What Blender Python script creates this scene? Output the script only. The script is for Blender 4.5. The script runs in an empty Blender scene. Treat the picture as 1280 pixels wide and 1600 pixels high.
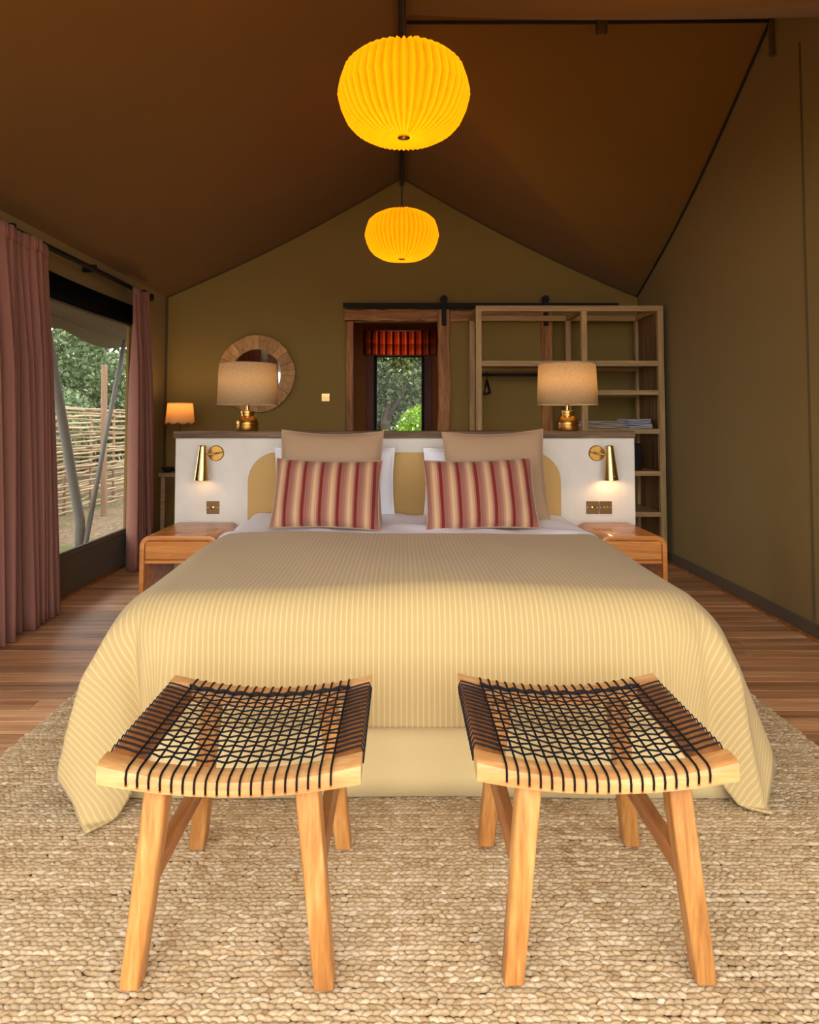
import bpy, bmesh, math, random
import numpy as np
from mathutils import Vector, Matrix

random.seed(7)
rng = np.random.default_rng(11)
SC = bpy.context.scene
COL = SC.collection
PI = math.pi

# ------------------------------------------------------------------ camera, world, exposure
F_PX = 1067.0
PITCH = math.radians(2.6)
cam_d = bpy.data.cameras.new('camera')
cam_d.sensor_fit = 'HORIZONTAL'
cam_d.sensor_width = 36.0
cam_d.lens = F_PX / 1280.0 * 36.0
cam_d.shift_x = (640 - 628) / 1280.0
cam_d.shift_y = (608.5 - 800) / 1280.0
cam_d.clip_start = 0.05
cam = bpy.data.objects.new('camera', cam_d)
cam.location = (0, 0, 1.143)
cam.rotation_euler = (PI / 2 + PITCH, 0, 0)
COL.objects.link(cam)
SC.camera = cam

world = bpy.data.worlds.new('overcast_sky')
SC.world = world
world.use_nodes = True
wn = world.node_tree
wn.nodes['Background'].inputs[0].default_value = (0.98, 0.985, 0.97, 1)
wn.nodes['Background'].inputs[1].default_value = 2.6

SC.view_settings.view_transform = 'Standard'
SC.view_settings.look = 'None'
SC.view_settings.gamma = 1
SC.view_settings.use_curve_mapping = False
SC.view_settings.exposure = 0.92

# ------------------------------------------------------------------ materials
def S(r, g, b):
    f = lambda c: (c / 12.92) if c <= 0.04045 else ((c + 0.055) / 1.055) ** 2.4
    return tuple(f(v / 255.0) for v in (r, g, b)) + (1,)

class NT:
    def __init__(self, name):
        self.m = bpy.data.materials.new(name)
        self.m.use_nodes = True
        self.t = self.m.node_tree
        self.b = self.t.nodes['Principled BSDF']
        self.out = self.t.nodes['Material Output']
    def n(self, typ, **kw):
        x = self.t.nodes.new(typ)
        for k, v in kw.items():
            setattr(x, k, v)
        return x
    def l(self, a, b):
        self.t.links.new(a, b)
    def math(self, op, a, b=None):
        x = self.n('ShaderNodeMath', operation=op)
        for i, v in enumerate((a, b)):
            if v is None: continue
            if isinstance(v, (int, float)): x.inputs[i].default_value = v
            else: self.l(v, x.inputs[i])
        return x.outputs[0]
    def mix(self, fac, a, b, blend='MIX'):
        x = self.n('ShaderNodeMix', data_type='RGBA', blend_type=blend)
        for sock, v in ((x.inputs[0], fac), (x.inputs[6], a), (x.inputs[7], b)):
            if isinstance(v, (int, float, tuple)): sock.default_value = v
            else: self.l(v, sock)
        return x.outputs[2]
    def coords(self, scale=(1, 1, 1), rand=0.0, kind='Object', rot=(0, 0, 0)):
        tc = self.n('ShaderNodeTexCoord')
        v = tc.outputs[kind]
        if rand:
            oi = self.n('ShaderNodeObjectInfo')
            cm = self.n('ShaderNodeCombineXYZ')
            r = self.math('MULTIPLY', oi.outputs['Random'], rand)
            for i in range(3): self.l(r, cm.inputs[i])
            ad = self.n('ShaderNodeVectorMath', operation='ADD')
            self.l(v, ad.inputs[0]); self.l(cm.outputs[0], ad.inputs[1]); v = ad.outputs[0]
        mp = self.n('ShaderNodeMapping')
        mp.inputs['Scale'].default_value = scale
        mp.inputs['Rotation'].default_value = rot
        self.l(v, mp.inputs['Vector'])
        return mp.outputs[0]
    def noise(self, vec, scale=5, detail=4, rough=0.55, dist=0.0):
        x = self.n('ShaderNodeTexNoise')
        x.inputs['Scale'].default_value = scale
        x.inputs['Detail'].default_value = detail
        x.inputs['Roughness'].default_value = rough
        x.inputs['Distortion'].default_value = dist
        self.l(vec, x.inputs['Vector'])
        return x.outputs['Fac']
    def ramp(self, fac, stops, interp='LINEAR'):
        x = self.n('ShaderNodeValToRGB')
        cr = x.color_ramp
        cr.interpolation = interp
        while len(cr.elements) < len(stops): cr.elements.new(0.5)
        for e, (p, c) in zip(cr.elements, stops):
            e.position = p; e.color = c
        self.l(fac, x.inputs[0])
        return x.outputs[0]
    def bump(self, h, strength=0.3, dist=0.01):
        x = self.n('ShaderNodeBump')
        x.inputs['Strength'].default_value = strength
        x.inputs['Distance'].default_value = dist
        self.l(h, x.inputs['Height'])
        self.l(x.outputs[0], self.b.inputs['Normal'])
    def col(self, c): 
        if isinstance(c, tuple): self.b.inputs['Base Color'].default_value = c
        else: self.l(c, self.b.inputs['Base Color'])
    def pr(self, rough=0.6, metal=0.0, spec=0.5, sheen=0.0):
        self.b.inputs['Roughness'].default_value = rough
        self.b.inputs['Metallic'].default_value = metal
        self.b.inputs['Specular IOR Level'].default_value = spec
        self.b.inputs['Sheen Weight'].default_value = sheen

def plain(name, c, rough=0.6, metal=0.0, spec=0.5):
    t = NT(name); t.pr(rough, metal, spec)
    f = t.noise(t.coords(), 9, 3)
    t.col(t.mix(f, tuple(v * 0.88 for v in c[:3]) + (1,), tuple(min(1, v * 1.1) for v in c[:3]) + (1,)))
    return t.m

def wood(name, c1, c2, c3=None, axis=0, grain=14, rough=0.5, rand=9.0, var=0.25, stretch=0.08, bump=0.12, spec=0.4):
    t = NT(name); t.pr(rough, 0, spec)
    sc = [1, 1, 1]; sc[axis] = stretch
    v = t.coords(tuple(sc), rand)
    f1 = t.noise(v, grain, 6, 0.6, 0.6)
    f2 = t.noise(v, grain * 5, 3, 0.6, 0.2)
    f = t.math('ADD', t.math('MULTIPLY', f1, 0.75), t.math('MULTIPLY', f2, 0.25))
    c = t.ramp(f, [(0.3, c1), (0.52, c3 or tuple((a + b) / 2 for a, b in zip(c1, c2))), (0.7, c2)])
    if var:
        oi = t.n('ShaderNodeObjectInfo')
        h = t.n('ShaderNodeHueSaturation')
        t.l(c, h.inputs['Color'])
        t.l(t.math('ADD', t.math('MULTIPLY', oi.outputs['Random'], var * 2), 1 - var), h.inputs['Value'])
        c = h.outputs[0]
    t.col(c)
    t.bump(f, bump, 0.004)
    return t.m

def fabric(name, c, rough=0.9, weave=420, wstr=0.12, blotch=0.1, rand=0.0, wrinkle=0.0):
    t = NT(name); t.pr(rough, 0, 0.15, 0.1)
    v = t.coords((1, 1, 1), rand)
    f = t.noise(v, 3, 3)
    a = tuple(x * (1 - blotch) for x in c[:3]) + (1,)
    b = tuple(min(1, x * (1 + blotch)) for x in c[:3]) + (1,)
    t.col(t.mix(f, a, b))
    w = t.noise(v, weave, 2)
    if wrinkle:
        w2 = t.noise(v, 6, 3, 0.5, 0.8)
        w = t.math('ADD', t.math('MULTIPLY', w, 0.15), t.math('MULTIPLY', w2, wrinkle))
    t.bump(w, wstr, 0.01)
    return t.m

M = {}
M['canvas'] = fabric('olive_canvas', S(140, 116, 64), weave=300, blotch=0.05, wrinkle=0.8, wstr=0.12)
M['roof'] = fabric('roof_canvas', S(124, 90, 38), weave=300, blotch=0.05, wrinkle=0.8, wstr=0.16)
M['fly'] = fabric('fly_canvas', S(92, 84, 54), blotch=0.05)
M['skirting'] = fabric('dark_canvas_skirting', S(92, 75, 52), blotch=0.12)
M['seam'] = fabric('canvas_seam', S(88, 72, 42), blotch=0.1)
M['dark_rope'] = plain('dark_rope', S(32, 26, 22), 0.8)
M['black_metal'] = plain('black_metal', S(16, 15, 15), 0.65, 0.0, 0.3)
M['pole'] = plain('dark_pole', S(48, 38, 32), 0.4, 0.2)
M['grey_pole'] = plain('grey_timber_pole', S(112, 110, 104), 0.8)
M['log'] = wood('weathered_log', S(120, 95, 75), S(170, 140, 112), axis=2, grain=28, rough=0.85)
M['plank'] = wood('floor_plank_wood', S(138, 88, 54), S(242, 202, 156), S(206, 154, 108), axis=0, grain=24, rough=0.4, var=0.3, stretch=0.035, rand=40)
M['substrate'] = plain('floor_substrate', S(40, 26, 18), 0.9)
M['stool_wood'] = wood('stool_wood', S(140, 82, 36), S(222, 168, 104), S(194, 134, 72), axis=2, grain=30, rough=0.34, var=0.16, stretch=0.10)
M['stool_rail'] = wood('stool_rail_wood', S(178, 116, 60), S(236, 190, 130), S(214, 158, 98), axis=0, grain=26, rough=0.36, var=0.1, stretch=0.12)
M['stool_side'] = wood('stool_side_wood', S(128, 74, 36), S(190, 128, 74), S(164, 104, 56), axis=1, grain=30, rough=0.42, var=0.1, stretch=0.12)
M['oak'] = wood('nightstand_wood', S(180, 104, 44), S(226, 160, 92), S(206, 134, 68), axis=0, grain=22, rough=0.22, var=0.06, stretch=0.1, spec=0.5, bump=0.05)
M['shelf_wood'] = wood('shelf_wood', S(152, 120, 78), S(206, 176, 126), S(182, 150, 102), axis=2, grain=28, rough=0.6, var=0.12)
M['shelf_wood_x'] = wood('shelf_wood_across', S(152, 120, 78), S(206, 176, 126), S(182, 150, 102), axis=0, grain=28, rough=0.6, var=0.12)
M['side_board'] = wood('shelf_side_boards', S(96, 68, 40), S(150, 112, 70), axis=2, grain=28, rough=0.7, var=0.2)
M['ledge'] = wood('weathered_ledge', S(70, 56, 44), S(150, 124, 96), S(112, 88, 66), axis=0, grain=34, rough=0.75, var=0.0, bump=0.5)
M['door_wood'] = wood('door_wood', S(96, 54, 18), S(196, 138, 70), S(152, 96, 40), axis=2, grain=28, rough=0.55, var=0.1)
M['door_wood_x'] = wood('door_wood_across', S(100, 58, 18), S(206, 150, 78), S(160, 104, 44), axis=0, grain=28, rough=0.55, var=0.1)
M['mirror_wood'] = wood('mirror_frame_wood', S(150, 106, 58), S(214, 172, 112), S(188, 142, 88), axis=2, grain=22, rough=0.6, var=0.22, stretch=0.4)
M['desk_wood'] = wood('desk_wood', S(110, 84, 58), S(160, 130, 94), axis=0, grain=28, rough=0.6)
M['dark_wood'] = wood('dark_red_wood', S(92, 40, 20), S(146, 76, 40), axis=2, grain=28, rough=0.5)
M['plaster'] = plain('white_plaster', S(226, 221, 211), 0.75, 0, 0.3)
M['arch'] = fabric('ochre_upholstery', S(204, 168, 108), blotch=0.04)
M['sheet'] = fabric('white_sheet', S(246, 246, 254), blotch=0.02, wrinkle=0.9, wstr=0.5)
M['white_pillow'] = fabric('white_pillowcase', S(246, 246, 254), blotch=0.02, wrinkle=0.9, wstr=0.35)
M['taupe'] = fabric('taupe_pillowcase', S(178, 148, 118), blotch=0.04, wrinkle=0.5, wstr=0.15)
M['skirt'] = fabric('bed_skirt_fabric', S(226, 202, 148), blotch=0.03)
M['curtain'] = fabric('rose_curtain', S(144, 98, 84), blotch=0.05)
M['cord'] = plain('black_cord', S(18, 16, 16), 0.8, 0, 0.2)
M['cord2'] = plain('charcoal_cord', S(36, 32, 35), 0.8, 0, 0.2)
M['mirror'] = plain('mirror_glass', S(225, 228, 228), 0.03, 1.0)
M['towel'] = fabric('cream_towel', S(225, 216, 205), blotch=0.03, wrinkle=0.6, wstr=0.4)
M['towel_blue'] = fabric('pale_blue_towel', S(206, 208, 222), blotch=0.03, wrinkle=0.6, wstr=0.4)
M['black_fabric'] = plain('black_fabric', S(7, 7, 8), 0.9, 0, 0.05)
M['bath_wall'] = plain('bathroom_wall', S(164, 104, 56), 0.85)
M['bark'] = wood('bark', S(46, 37, 28), S(84, 70, 56), axis=2, grain=28, rough=0.9, bump=0.8)
M['twig'] = wood('fence_rod_wood', S(150, 128, 98), S(214, 192, 158), axis=1, grain=28, rough=0.85, var=0.2)

def brass(name, c, rough):
    t = NT(name); t.pr(rough, 1.0)
    f = t.noise(t.coords(), 30, 3)
    t.col(t.mix(f, tuple(v * 0.85 for v in c[:3]) + (1,), c))
    return t.m
M['brass'] = brass('polished_brass', S(208, 176, 116), 0.2)
M['brass_aged'] = brass('aged_brass', S(190, 146, 76), 0.3)
M['brass_plate'] = brass('brass_switch_plate', S(124, 96, 64), 0.42)

def spread_mat():
    t = NT('bedspread_ochre_stripe'); t.pr(0.9, 0, 0.15, 0.15)
    tc = t.n('ShaderNodeTexCoord')
    sp = t.n('ShaderNodeSeparateXYZ'); t.l(tc.outputs['UV'], sp.inputs[0])
    fr = t.math('FRACT', t.math('MULTIPLY', sp.outputs[0], 1 / 0.0165))
    st = t.ramp(fr, [(0.0, (0, 0, 0, 1)), (0.55, (0, 0, 0, 1)), (0.68, (1, 1, 1, 1)), (0.85, (1, 1, 1, 1)), (0.98, (0, 0, 0, 1))])
    nz = t.noise(t.coords(), 3, 3)
    base = t.mix(nz, S(190, 162, 108), S(201, 174, 120))
    t.col(t.mix(t.math('MULTIPLY', st, 0.42), base, S(228, 208, 160)))
    h = t.math('ADD', t.math('MULTIPLY', st, 0.5), t.math('MULTIPLY', t.noise(t.coords(), 300, 2), 0.3))
    t.bump(h, 0.15, 0.006)
    return t.m
M['spread'] = spread_mat()

def cushion_mat():
    t = NT('cushion_red_stripe'); t.pr(0.9, 0, 0.12, 0.2)
    tc = t.n('ShaderNodeTexCoord')
    sp = t.n('ShaderNodeSeparateXYZ'); t.l(tc.outputs['UV'], sp.inputs[0])
    fr = t.math('FRACT', t.math('ADD', t.math('MULTIPLY', sp.outputs[0], 1 / 0.088), 0.36))
    c = t.ramp(fr, [(0.0, S(124, 42, 36)), (0.17, S(150, 98, 86)), (0.36, S(160, 110, 94)), (0.5, S(182, 138, 110)),
                    (0.62, S(206, 168, 130)), (0.78, S(192, 148, 116)), (0.9, S(158, 106, 92))], 'CONSTANT')
    t.col(c)
    t.bump(t.noise(t.coords(), 400, 2), 0.15, 0.006)
    return t.m
M['cushion'] = cushion_mat()

def shade_mat(name, c, emit, ecol, weave=True):
    t = NT(name)
    nz = t.noise(t.coords((1, 1, 2.2)), 130, 4, 0.7)
    nz = t.ramp(nz, [(0.35, (0, 0, 0, 1)), (0.65, (1, 1, 1, 1))])
    col = t.mix(nz, tuple(v * 0.68 for v in c[:3]) + (1,), c)
    d = t.n('ShaderNodeBsdfDiffuse'); tr = t.n('ShaderNodeBsdfTranslucent')
    t.l(col, d.inputs[0]); t.l(col, tr.inputs[0])
    m = t.n('ShaderNodeMixShader'); m.inputs[0].default_value = 0.5
    t.l(d.outputs[0], m.inputs[1]); t.l(tr.outputs[0], m.inputs[2])
    last = m.outputs[0]
    if emit:
        e = t.n('ShaderNodeEmission'); e.inputs[0].default_value = ecol; e.inputs[1].default_value = emit
        a = t.n('ShaderNodeAddShader'); t.l(last, a.inputs[0]); t.l(e.outputs[0], a.inputs[1]); last = a.outputs[0]
    t.l(last, t.out.inputs['Surface'])
    return t.m
M['linen'] = shade_mat('linen_shade', S(232, 206, 164), 0, None)
def paper_mat():
    t = NT('yellow_pleated_paper')
    at = t.n('ShaderNodeAttribute', attribute_name='crease_shade')  # fold shading painted into paper colour and emission along the pleat valleys
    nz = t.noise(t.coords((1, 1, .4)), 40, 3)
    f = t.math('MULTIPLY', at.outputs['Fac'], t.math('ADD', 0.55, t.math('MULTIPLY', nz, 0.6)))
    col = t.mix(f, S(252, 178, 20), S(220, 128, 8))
    d = t.n('ShaderNodeBsdfDiffuse'); tr = t.n('ShaderNodeBsdfTranslucent')
    t.l(col, d.inputs[0]); t.l(col, tr.inputs[0])
    m = t.n('ShaderNodeMixShader'); m.inputs[0].default_value = 0.6
    t.l(d.outputs[0], m.inputs[1]); t.l(tr.outputs[0], m.inputs[2])
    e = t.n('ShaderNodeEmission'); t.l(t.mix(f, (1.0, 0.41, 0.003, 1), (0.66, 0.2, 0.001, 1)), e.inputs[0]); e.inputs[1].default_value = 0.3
    a = t.n('ShaderNodeAddShader'); t.l(m.outputs[0], a.inputs[0]); t.l(e.outputs[0], a.inputs[1])
    t.l(a.outputs[0], t.out.inputs['Surface'])
    return t.m
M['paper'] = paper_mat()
M['rattan'] = shade_mat('small_lamp_shade', S(230, 196, 146), 0, None)
M['blind'] = None

def blind_mat():
    t = NT('striped_blind')
    tc = t.n('ShaderNodeTexCoord')
    sp = t.n('ShaderNodeSeparateXYZ'); t.l(tc.outputs['Object'], sp.inputs[0])
    fr = t.math('FRACT', t.math('MULTIPLY', sp.outputs[0], 1 / 0.087))
    c = t.ramp(fr, [(0.0, S(120, 42, 26)), (0.22, S(214, 100, 56)), (0.7, S(240, 176, 116)), (0.85, S(170, 66, 38))], 'CONSTANT')
    d = t.n('ShaderNodeBsdfDiffuse'); tr = t.n('ShaderNodeBsdfTranslucent')
    t.l(c, d.inputs[0]); t.l(c, tr.inputs[0])
    m = t.n('ShaderNodeMixShader'); m.inputs[0].default_value = 0.5
    t.l(d.outputs[0], m.inputs[1]); t.l(tr.outputs[0], m.inputs[2]); t.l(m.outputs[0], t.out.inputs['Surface'])
    return t.m
M['blind'] = blind_mat()

def screen_mat():
    t = NT('insect_screen')
    d = t.n('ShaderNodeBsdfDiffuse'); d.inputs[0].default_value = S(150, 150, 140)
    tr = t.n('ShaderNodeBsdfTransparent')
    m = t.n('ShaderNodeMixShader'); m.inputs[0].default_value = 0.28
    t.l(tr.outputs[0], m.inputs[1]); t.l(d.outputs[0], m.inputs[2]); t.l(m.outputs[0], t.out.inputs['Surface'])
    return t.m
M['screen'] = screen_mat()

def leaf_mat(name, c1, c2, c3):
    t = NT(name)
    at = t.n('ShaderNodeAttribute', attribute_name='shade')
    c = t.ramp(at.outputs['Fac'], [(0.0, c1), (0.5, c2), (1.0, c3)])
    d = t.n('ShaderNodeBsdfDiffuse'); tr = t.n('ShaderNodeBsdfTranslucent')
    t.l(c, d.inputs[0]); t.l(c, tr.inputs[0])
    m = t.n('ShaderNodeMixShader'); m.inputs[0].default_value = 0.35
    t.l(d.outputs[0], m.inputs[1]); t.l(tr.outputs[0], m.inputs[2]); t.l(m.outputs[0], t.out.inputs['Surface'])
    return t.m
M['leaf'] = leaf_mat('tree_leaves', S(70, 90, 58), S(126, 148, 106), S(186, 202, 164))
M['leaf_dark'] = leaf_mat('dark_tree_leaves', S(46, 62, 34), S(88, 108, 62), S(148, 164, 114))
M['leaf_lime'] = leaf_mat('lime_bush_leaves', S(72, 108, 22), S(118, 160, 40), S(166, 196, 70))

def jute_mat():
    t = NT('jute_fibre'); t.pr(0.85, 0, 0.2)
    at = t.n('ShaderNodeAttribute', attribute_name='shade')
    oi = t.n('ShaderNodeObjectInfo')
    c = t.ramp(at.outputs['Fac'], [(0.0, S(150, 116, 78)), (0.25, S(194, 166, 126)), (0.6, S(212, 188, 150)), (0.85, S(232, 212, 180)), (1.0, S(248, 238, 218))])
    h = t.n('ShaderNodeHueSaturation'); t.l(c, h.inputs['Color'])
    t.l(t.math('ADD', t.math('MULTIPLY', oi.outputs['Random'], 0.3), 0.84), h.inputs['Value'])
    f = t.noise(t.coords((1, 4, 1)), 160, 3)
    t.col(t.mix(t.math('MULTIPLY', f, 0.45), h.outputs[0], S(150, 112, 70)))
    t.bump(f, 0.4, 0.004)
    return t.m
M['jute'] = jute_mat()
M['jute_back'] = fabric('jute_backing', S(78, 54, 30), blotch=0.1)

def ground_mat():
    t = NT('leaf_litter_ground'); t.pr(0.95, 0, 0.1)
    v = t.coords()
    f = t.noise(v, 1.2, 6, 0.65); g = t.noise(v, 14, 4, 0.7)
    c = t.mix(t.ramp(t.noise(v, 22, 5, .75), [(.4, (0, 0, 0, 1)), (.6, (1, 1, 1, 1))]), S(92, 76, 60), S(150, 128, 104))
    c = t.mix(t.ramp(f, [(.5, (0, 0, 0, 1)), (.62, (1, 1, 1, 1))]), c, S(96, 104, 64))
    t.col(c); t.bump(g, 0.6, 0.03)
    return t.m
M['ground'] = ground_mat()

# ------------------------------------------------------------------ mesh helpers
class MB:
    def __init__(self): self.v = []; self.f = []
    def add(self, vs, fs):
        o = len(self.v); self.v += [tuple(p) for p in vs]; self.f += [tuple(i + o for i in f) for f in fs]; return self
    def box(self, a, b):
        x0, y0, z0 = a; x1, y1, z1 = b
        return self.add([(x0,y0,z0),(x1,y0,z0),(x1,y1,z0),(x0,y1,z0),(x0,y0,z1),(x1,y0,z1),(x1,y1,z1),(x0,y1,z1)],
                        [(0,3,2,1),(4,5,6,7),(0,1,5,4),(1,2,6,5),(2,3,7,6),(3,0,4,7)])
    def grid(self, fn, nu, nv, closed_u=False):
        o = len(self.v)
        for j in range(nv + 1):
            for i in range(nu + (0 if closed_u else 1)):
                self.v.append(tuple(fn(i / nu, j / nv)))
        w = nu if closed_u else nu + 1
        for j in range(nv):
            for i in range(nu):
                a = o + j * w + i; b = o + j * w + (i + 1) % w
                self.f.append((a, b, b + w, a + w))
        return self
    def tube(self, pts, r, n=8, cap=True):
        pts = [Vector(p) for p in pts]; o = len(self.v)
        rs = r if isinstance(r, (list, tuple)) else [r] * len(pts)
        up = None
        for k, p in enumerate(pts):
            t = (pts[min(k + 1, len(pts) - 1)] - pts[max(k - 1, 0)]).normalized()
            if up is None:
                up = Vector((0, 0, 1)) if abs(t.z) < 0.9 else Vector((1, 0, 0))
            s = t.cross(up).normalized(); up = s.cross(t).normalized()
            for i in range(n):
                a = 2 * PI * i / n
                self.v.append(tuple(p + (s * math.cos(a) + up * math.sin(a)) * rs[k]))
        for k in range(len(pts) - 1):
            for i in range(n):
                a = o + k * n + i; b = o + k * n + (i + 1) % n
                self.f.append((a, b, b + n, a + n))
        if cap:
            self.f.append(tuple(o + i for i in range(n))[::-1])
            e = o + (len(pts) - 1) * n
            self.f.append(tuple(e + i for i in range(n)))
        return self
    def lathe(self, prof, c, n=40):
        o = len(self.v)
        for r, z in prof:
            for i in range(n):
                a = 2 * PI * i / n
                self.v.append((c[0] + r * math.cos(a), c[1] + r * math.sin(a), c[2] + z))
        for k in range(len(prof) - 1):
            for i in range(n):
                a = o + k * n + i; b = o + k * n + (i + 1) % n
                self.f.append((a, b, b + n, a + n))
        return self
    def prism(self, poly, axis, a, b):
        # poly of 2D points; axis = extrusion axis; a..b range
        def mk(p, t):
            if axis == 0: return (t, p[0], p[1])
            if axis == 1: return (p[0], t, p[1])
            return (p[0], p[1], t)
        n = len(poly)
        vs = [mk(p, a) for p in poly] + [mk(p, b) for p in poly]
        fs = [tuple(range(n)), tuple(range(2 * n - 1, n - 1, -1))] + [((i + 1) % n, i, i + n, (i + 1) % n + n) for i in range(n)]
        return self.add(vs, fs)

def origin(o):
    v = Vector((0, 0, 0))
    while o is not None:
        v += o.location; o = o.parent
    return v

def tag(o, label=None, cat=None, group=None, kind=None):
    if label: o['label'] = label
    if cat: o['category'] = cat
    if group: o['group'] = group
    if kind: o['kind'] = kind
    return o

def thing(name, loc, label, cat, group=None, kind=None):
    o = bpy.data.objects.new(name, None)
    o.empty_display_size = 0.1
    o.location = loc
    COL.objects.link(o)
    return tag(o, label, cat, group, kind)

def mesh_of(mb, name, smooth=False, bevel=0.0, seg=2, recalc=True):
    me = bpy.data.meshes.new(name)
    me.from_pydata(mb.v, [], mb.f)
    if recalc or bevel:
        bm = bmesh.new(); bm.from_mesh(me)
        if recalc: bmesh.ops.recalc_face_normals(bm, faces=bm.faces)
        if bevel:
            es = [e for e in bm.edges if len(e.link_faces) == 2 and e.calc_face_angle(0) > 0.6]
            bmesh.ops.bevel(bm, geom=es, offset=bevel, segments=seg, affect='EDGES', profile=0.5, clamp_overlap=True)
        bm.to_mesh(me); bm.free()
    if smooth:
        me.polygons.foreach_set('use_smooth', [True] * len(me.polygons))
        if smooth != True:
            try: me.set_sharp_from_angle(angle=math.radians(smooth))
            except Exception: pass
    return me

def obj(name, mb, mat, parent=None, smooth=False, bevel=0.0, seg=2, at=None, recalc=True, label=None, solid=0.0):
    """mesh given in world coordinates; with a parent the verts are re-expressed in the parent's frame"""
    off = origin(parent) if parent else Vector(at or (0, 0, 0))
    if off.length > 0:
        mb.v = [(x - off.x, y - off.y, z - off.z) for x, y, z in mb.v]
    me = mesh_of(mb, name, smooth, bevel, seg, recalc)
    me.materials.append(M[mat] if isinstance(mat, str) else mat)
    o = bpy.data.objects.new(name, me)
    COL.objects.link(o)
    if parent: o.parent = parent
    elif at: o.location = at
    if label: o['label'] = label
    if solid:
        md = o.modifiers.new('solid', 'SOLIDIFY'); md.thickness = solid; md.offset = 0
    return o

def box(name, a, b, mat, parent=None, bevel=0.003, **kw):
    return obj(name, MB().box(a, b), mat, parent, bevel=bevel, **kw)

def inst(name, me, parent, loc, rot=(0, 0, 0), scale=(1, 1, 1)):
    o = bpy.data.objects.new(name, me)
    COL.objects.link(o); o.parent = parent
    o.location = loc; o.rotation_euler = rot; o.scale = scale
    return o

def copy_tree(o, parent=None):
    c = o.copy(); COL.objects.link(c)
    if parent: c.parent = parent
    for ch in list(o.children): copy_tree(ch, c)
    return c

def uvset(o, uvs):
    me = o.data
    lay = me.uv_layers.new(name='uv')
    idx = np.empty(len(me.loops), dtype=np.int32); me.loops.foreach_get('vertex_index', idx)
    lay.data.foreach_set('uv', np.asarray(uvs, dtype=np.float32)[idx].ravel())

def light(name, loc, power, color, radius=0.03, parent=None):
    d = bpy.data.lights.new(name, 'POINT'); d.energy = power; d.color = color; d.shadow_soft_size = radius
    o = bpy.data.objects.new(name, d); COL.objects.link(o)
    if parent: o.parent = parent; o.location = Vector(loc) - origin(parent)
    else: o.location = loc
    return o

# ------------------------------------------------------------------ structure
XW = 2.17          # half width of the tent
YB = 6.25          # back wall
YF = -0.3          # open front
EAVE = 2.28
RIDGE = 3.40
CRY = 3.88         # cross ridge depth
CRZ = 3.51

def roof_z(x, y):
    a = RIDGE - (RIDGE - EAVE) / XW * abs(x) - 0.05 * math.sin(PI * min(1, abs(x) / XW))
    if x > 0:
        d = abs(y - CRY) / (YB - CRY)
        b = CRZ - (CRZ - EAVE) * d - 0.09 * math.sin(PI * min(1, d))
        b -= 0.02 * math.sin(PI * min(1, x / XW))
        k = 0.035
        m = max(a, b); return m + k * math.exp(-abs(a - b) / k) * 0.3
    return a

def canvas_floor():
    f = box('floor', (-2.25, -2.2, -0.06), (2.25, 8.3, -0.021), 'substrate', None, 0, at=(0, 0, -0.06))
    tag(f, 'warm brown hardwood plank floor with boards running across the tent', 'floor', None, 'structure')
    meshes = []
    for L in (0.72, 0.95, 1.2, 1.5):
        meshes.append((L, mesh_of(MB().box((0, 0, 0), (L - 0.0022, 0.0975, 0.02)), 'floor_plank', bevel=0.0012, seg=1)))
        meshes[-1][1].materials.append(M['plank'])
    y = 1.55
    while y < 6.25:
        spans = [(-2.2, 2.2)] if y > 3.2 else [(-2.2, -0.95), (0.95, 2.2)]
        for (x, xe) in spans:
            while x < xe - 0.05:
                rem = xe - x
                L, me = random.choice(meshes)
                if rem - L < 0.45: L0, L = L, rem
                else: L0 = L
                inst('floor_plank', me, f, (x, y, 0.04), scale=(L / L0, 1, 1))
                x += L
        y += 0.1
    # boards nearer than the frame and behind the tent wall
    mb = MB()
    yy = -2.2
    while yy < 1.5:
        mb.box((-2.2, yy, -0.02), (2.2, min(yy + 0.0975, 1.548), 0)); yy += 0.1
    yy = 6.25
    while yy < 8.2:
        mb.box((-1.2, yy, -0.02), (1.4, yy + 0.0975, 0)); yy += 0.1
    o = obj('floor_boards', mb, 'plank', f); o['kind'] = 'stuff'
    return f
canvas_floor()

# roof
nx, ny = 108, 180
mb = MB().grid(lambda u, v: (-XW - 0.0 + u * 2 * XW, YF + v * (YB - YF), roof_z(-XW + u * 2 * XW, YF + v * (YB - YF))), nx, ny)
o = obj('ceiling', mb, 'roof', smooth=True, recalc=False)
tag(o, 'brown canvas tent roof sloping down from a central ridge', 'ceiling', None, 'structure')

# back wall with doorway
DX0, DX1, DZ = -0.444, 0.40, 2.045
def wall_strip(mb, x0, x1, zlo, n=24):
    for i in range(n):
        a = x0 + (x1 - x0) * i / n; b = x0 + (x1 - x0) * (i + 1) / n
        za, zb = roof_z(a, YB) + 0.025, roof_z(b, YB) + 0.025
        mb.prism([(a, zlo), (b, zlo), (b, zb), (a, za)], 1, YB, YB + 0.02)
mb = MB()
wall_strip(mb, -XW, DX0, 0); wall_strip(mb, DX0, 0, DZ, 8); wall_strip(mb, 0, DX1, DZ, 8); wall_strip(mb, DX1, XW, 0)
o = obj('wall_back', mb, 'canvas', at=(0, YB, 0)); tag(o, 'olive canvas gable wall behind the bed with a doorway', 'wall', None, 'structure')

# right wall (side gable)
mb = MB()
n = 60
for i in range(n):
    a = YF + (YB - YF) * i / n; b = YF + (YB - YF) * (i + 1) / n
    mb.prism([(a, 0), (b, 0), (b, roof_z(XW, b) + 0.01), (a, roof_z(XW, a) + 0.01)], 0, XW, XW + 0.02)
o = obj('wall_right', mb, 'canvas', at=(XW, 2.5, 0)); tag(o, 'olive canvas wall rising to a side gable on the right', 'wall', None, 'structure')

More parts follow.
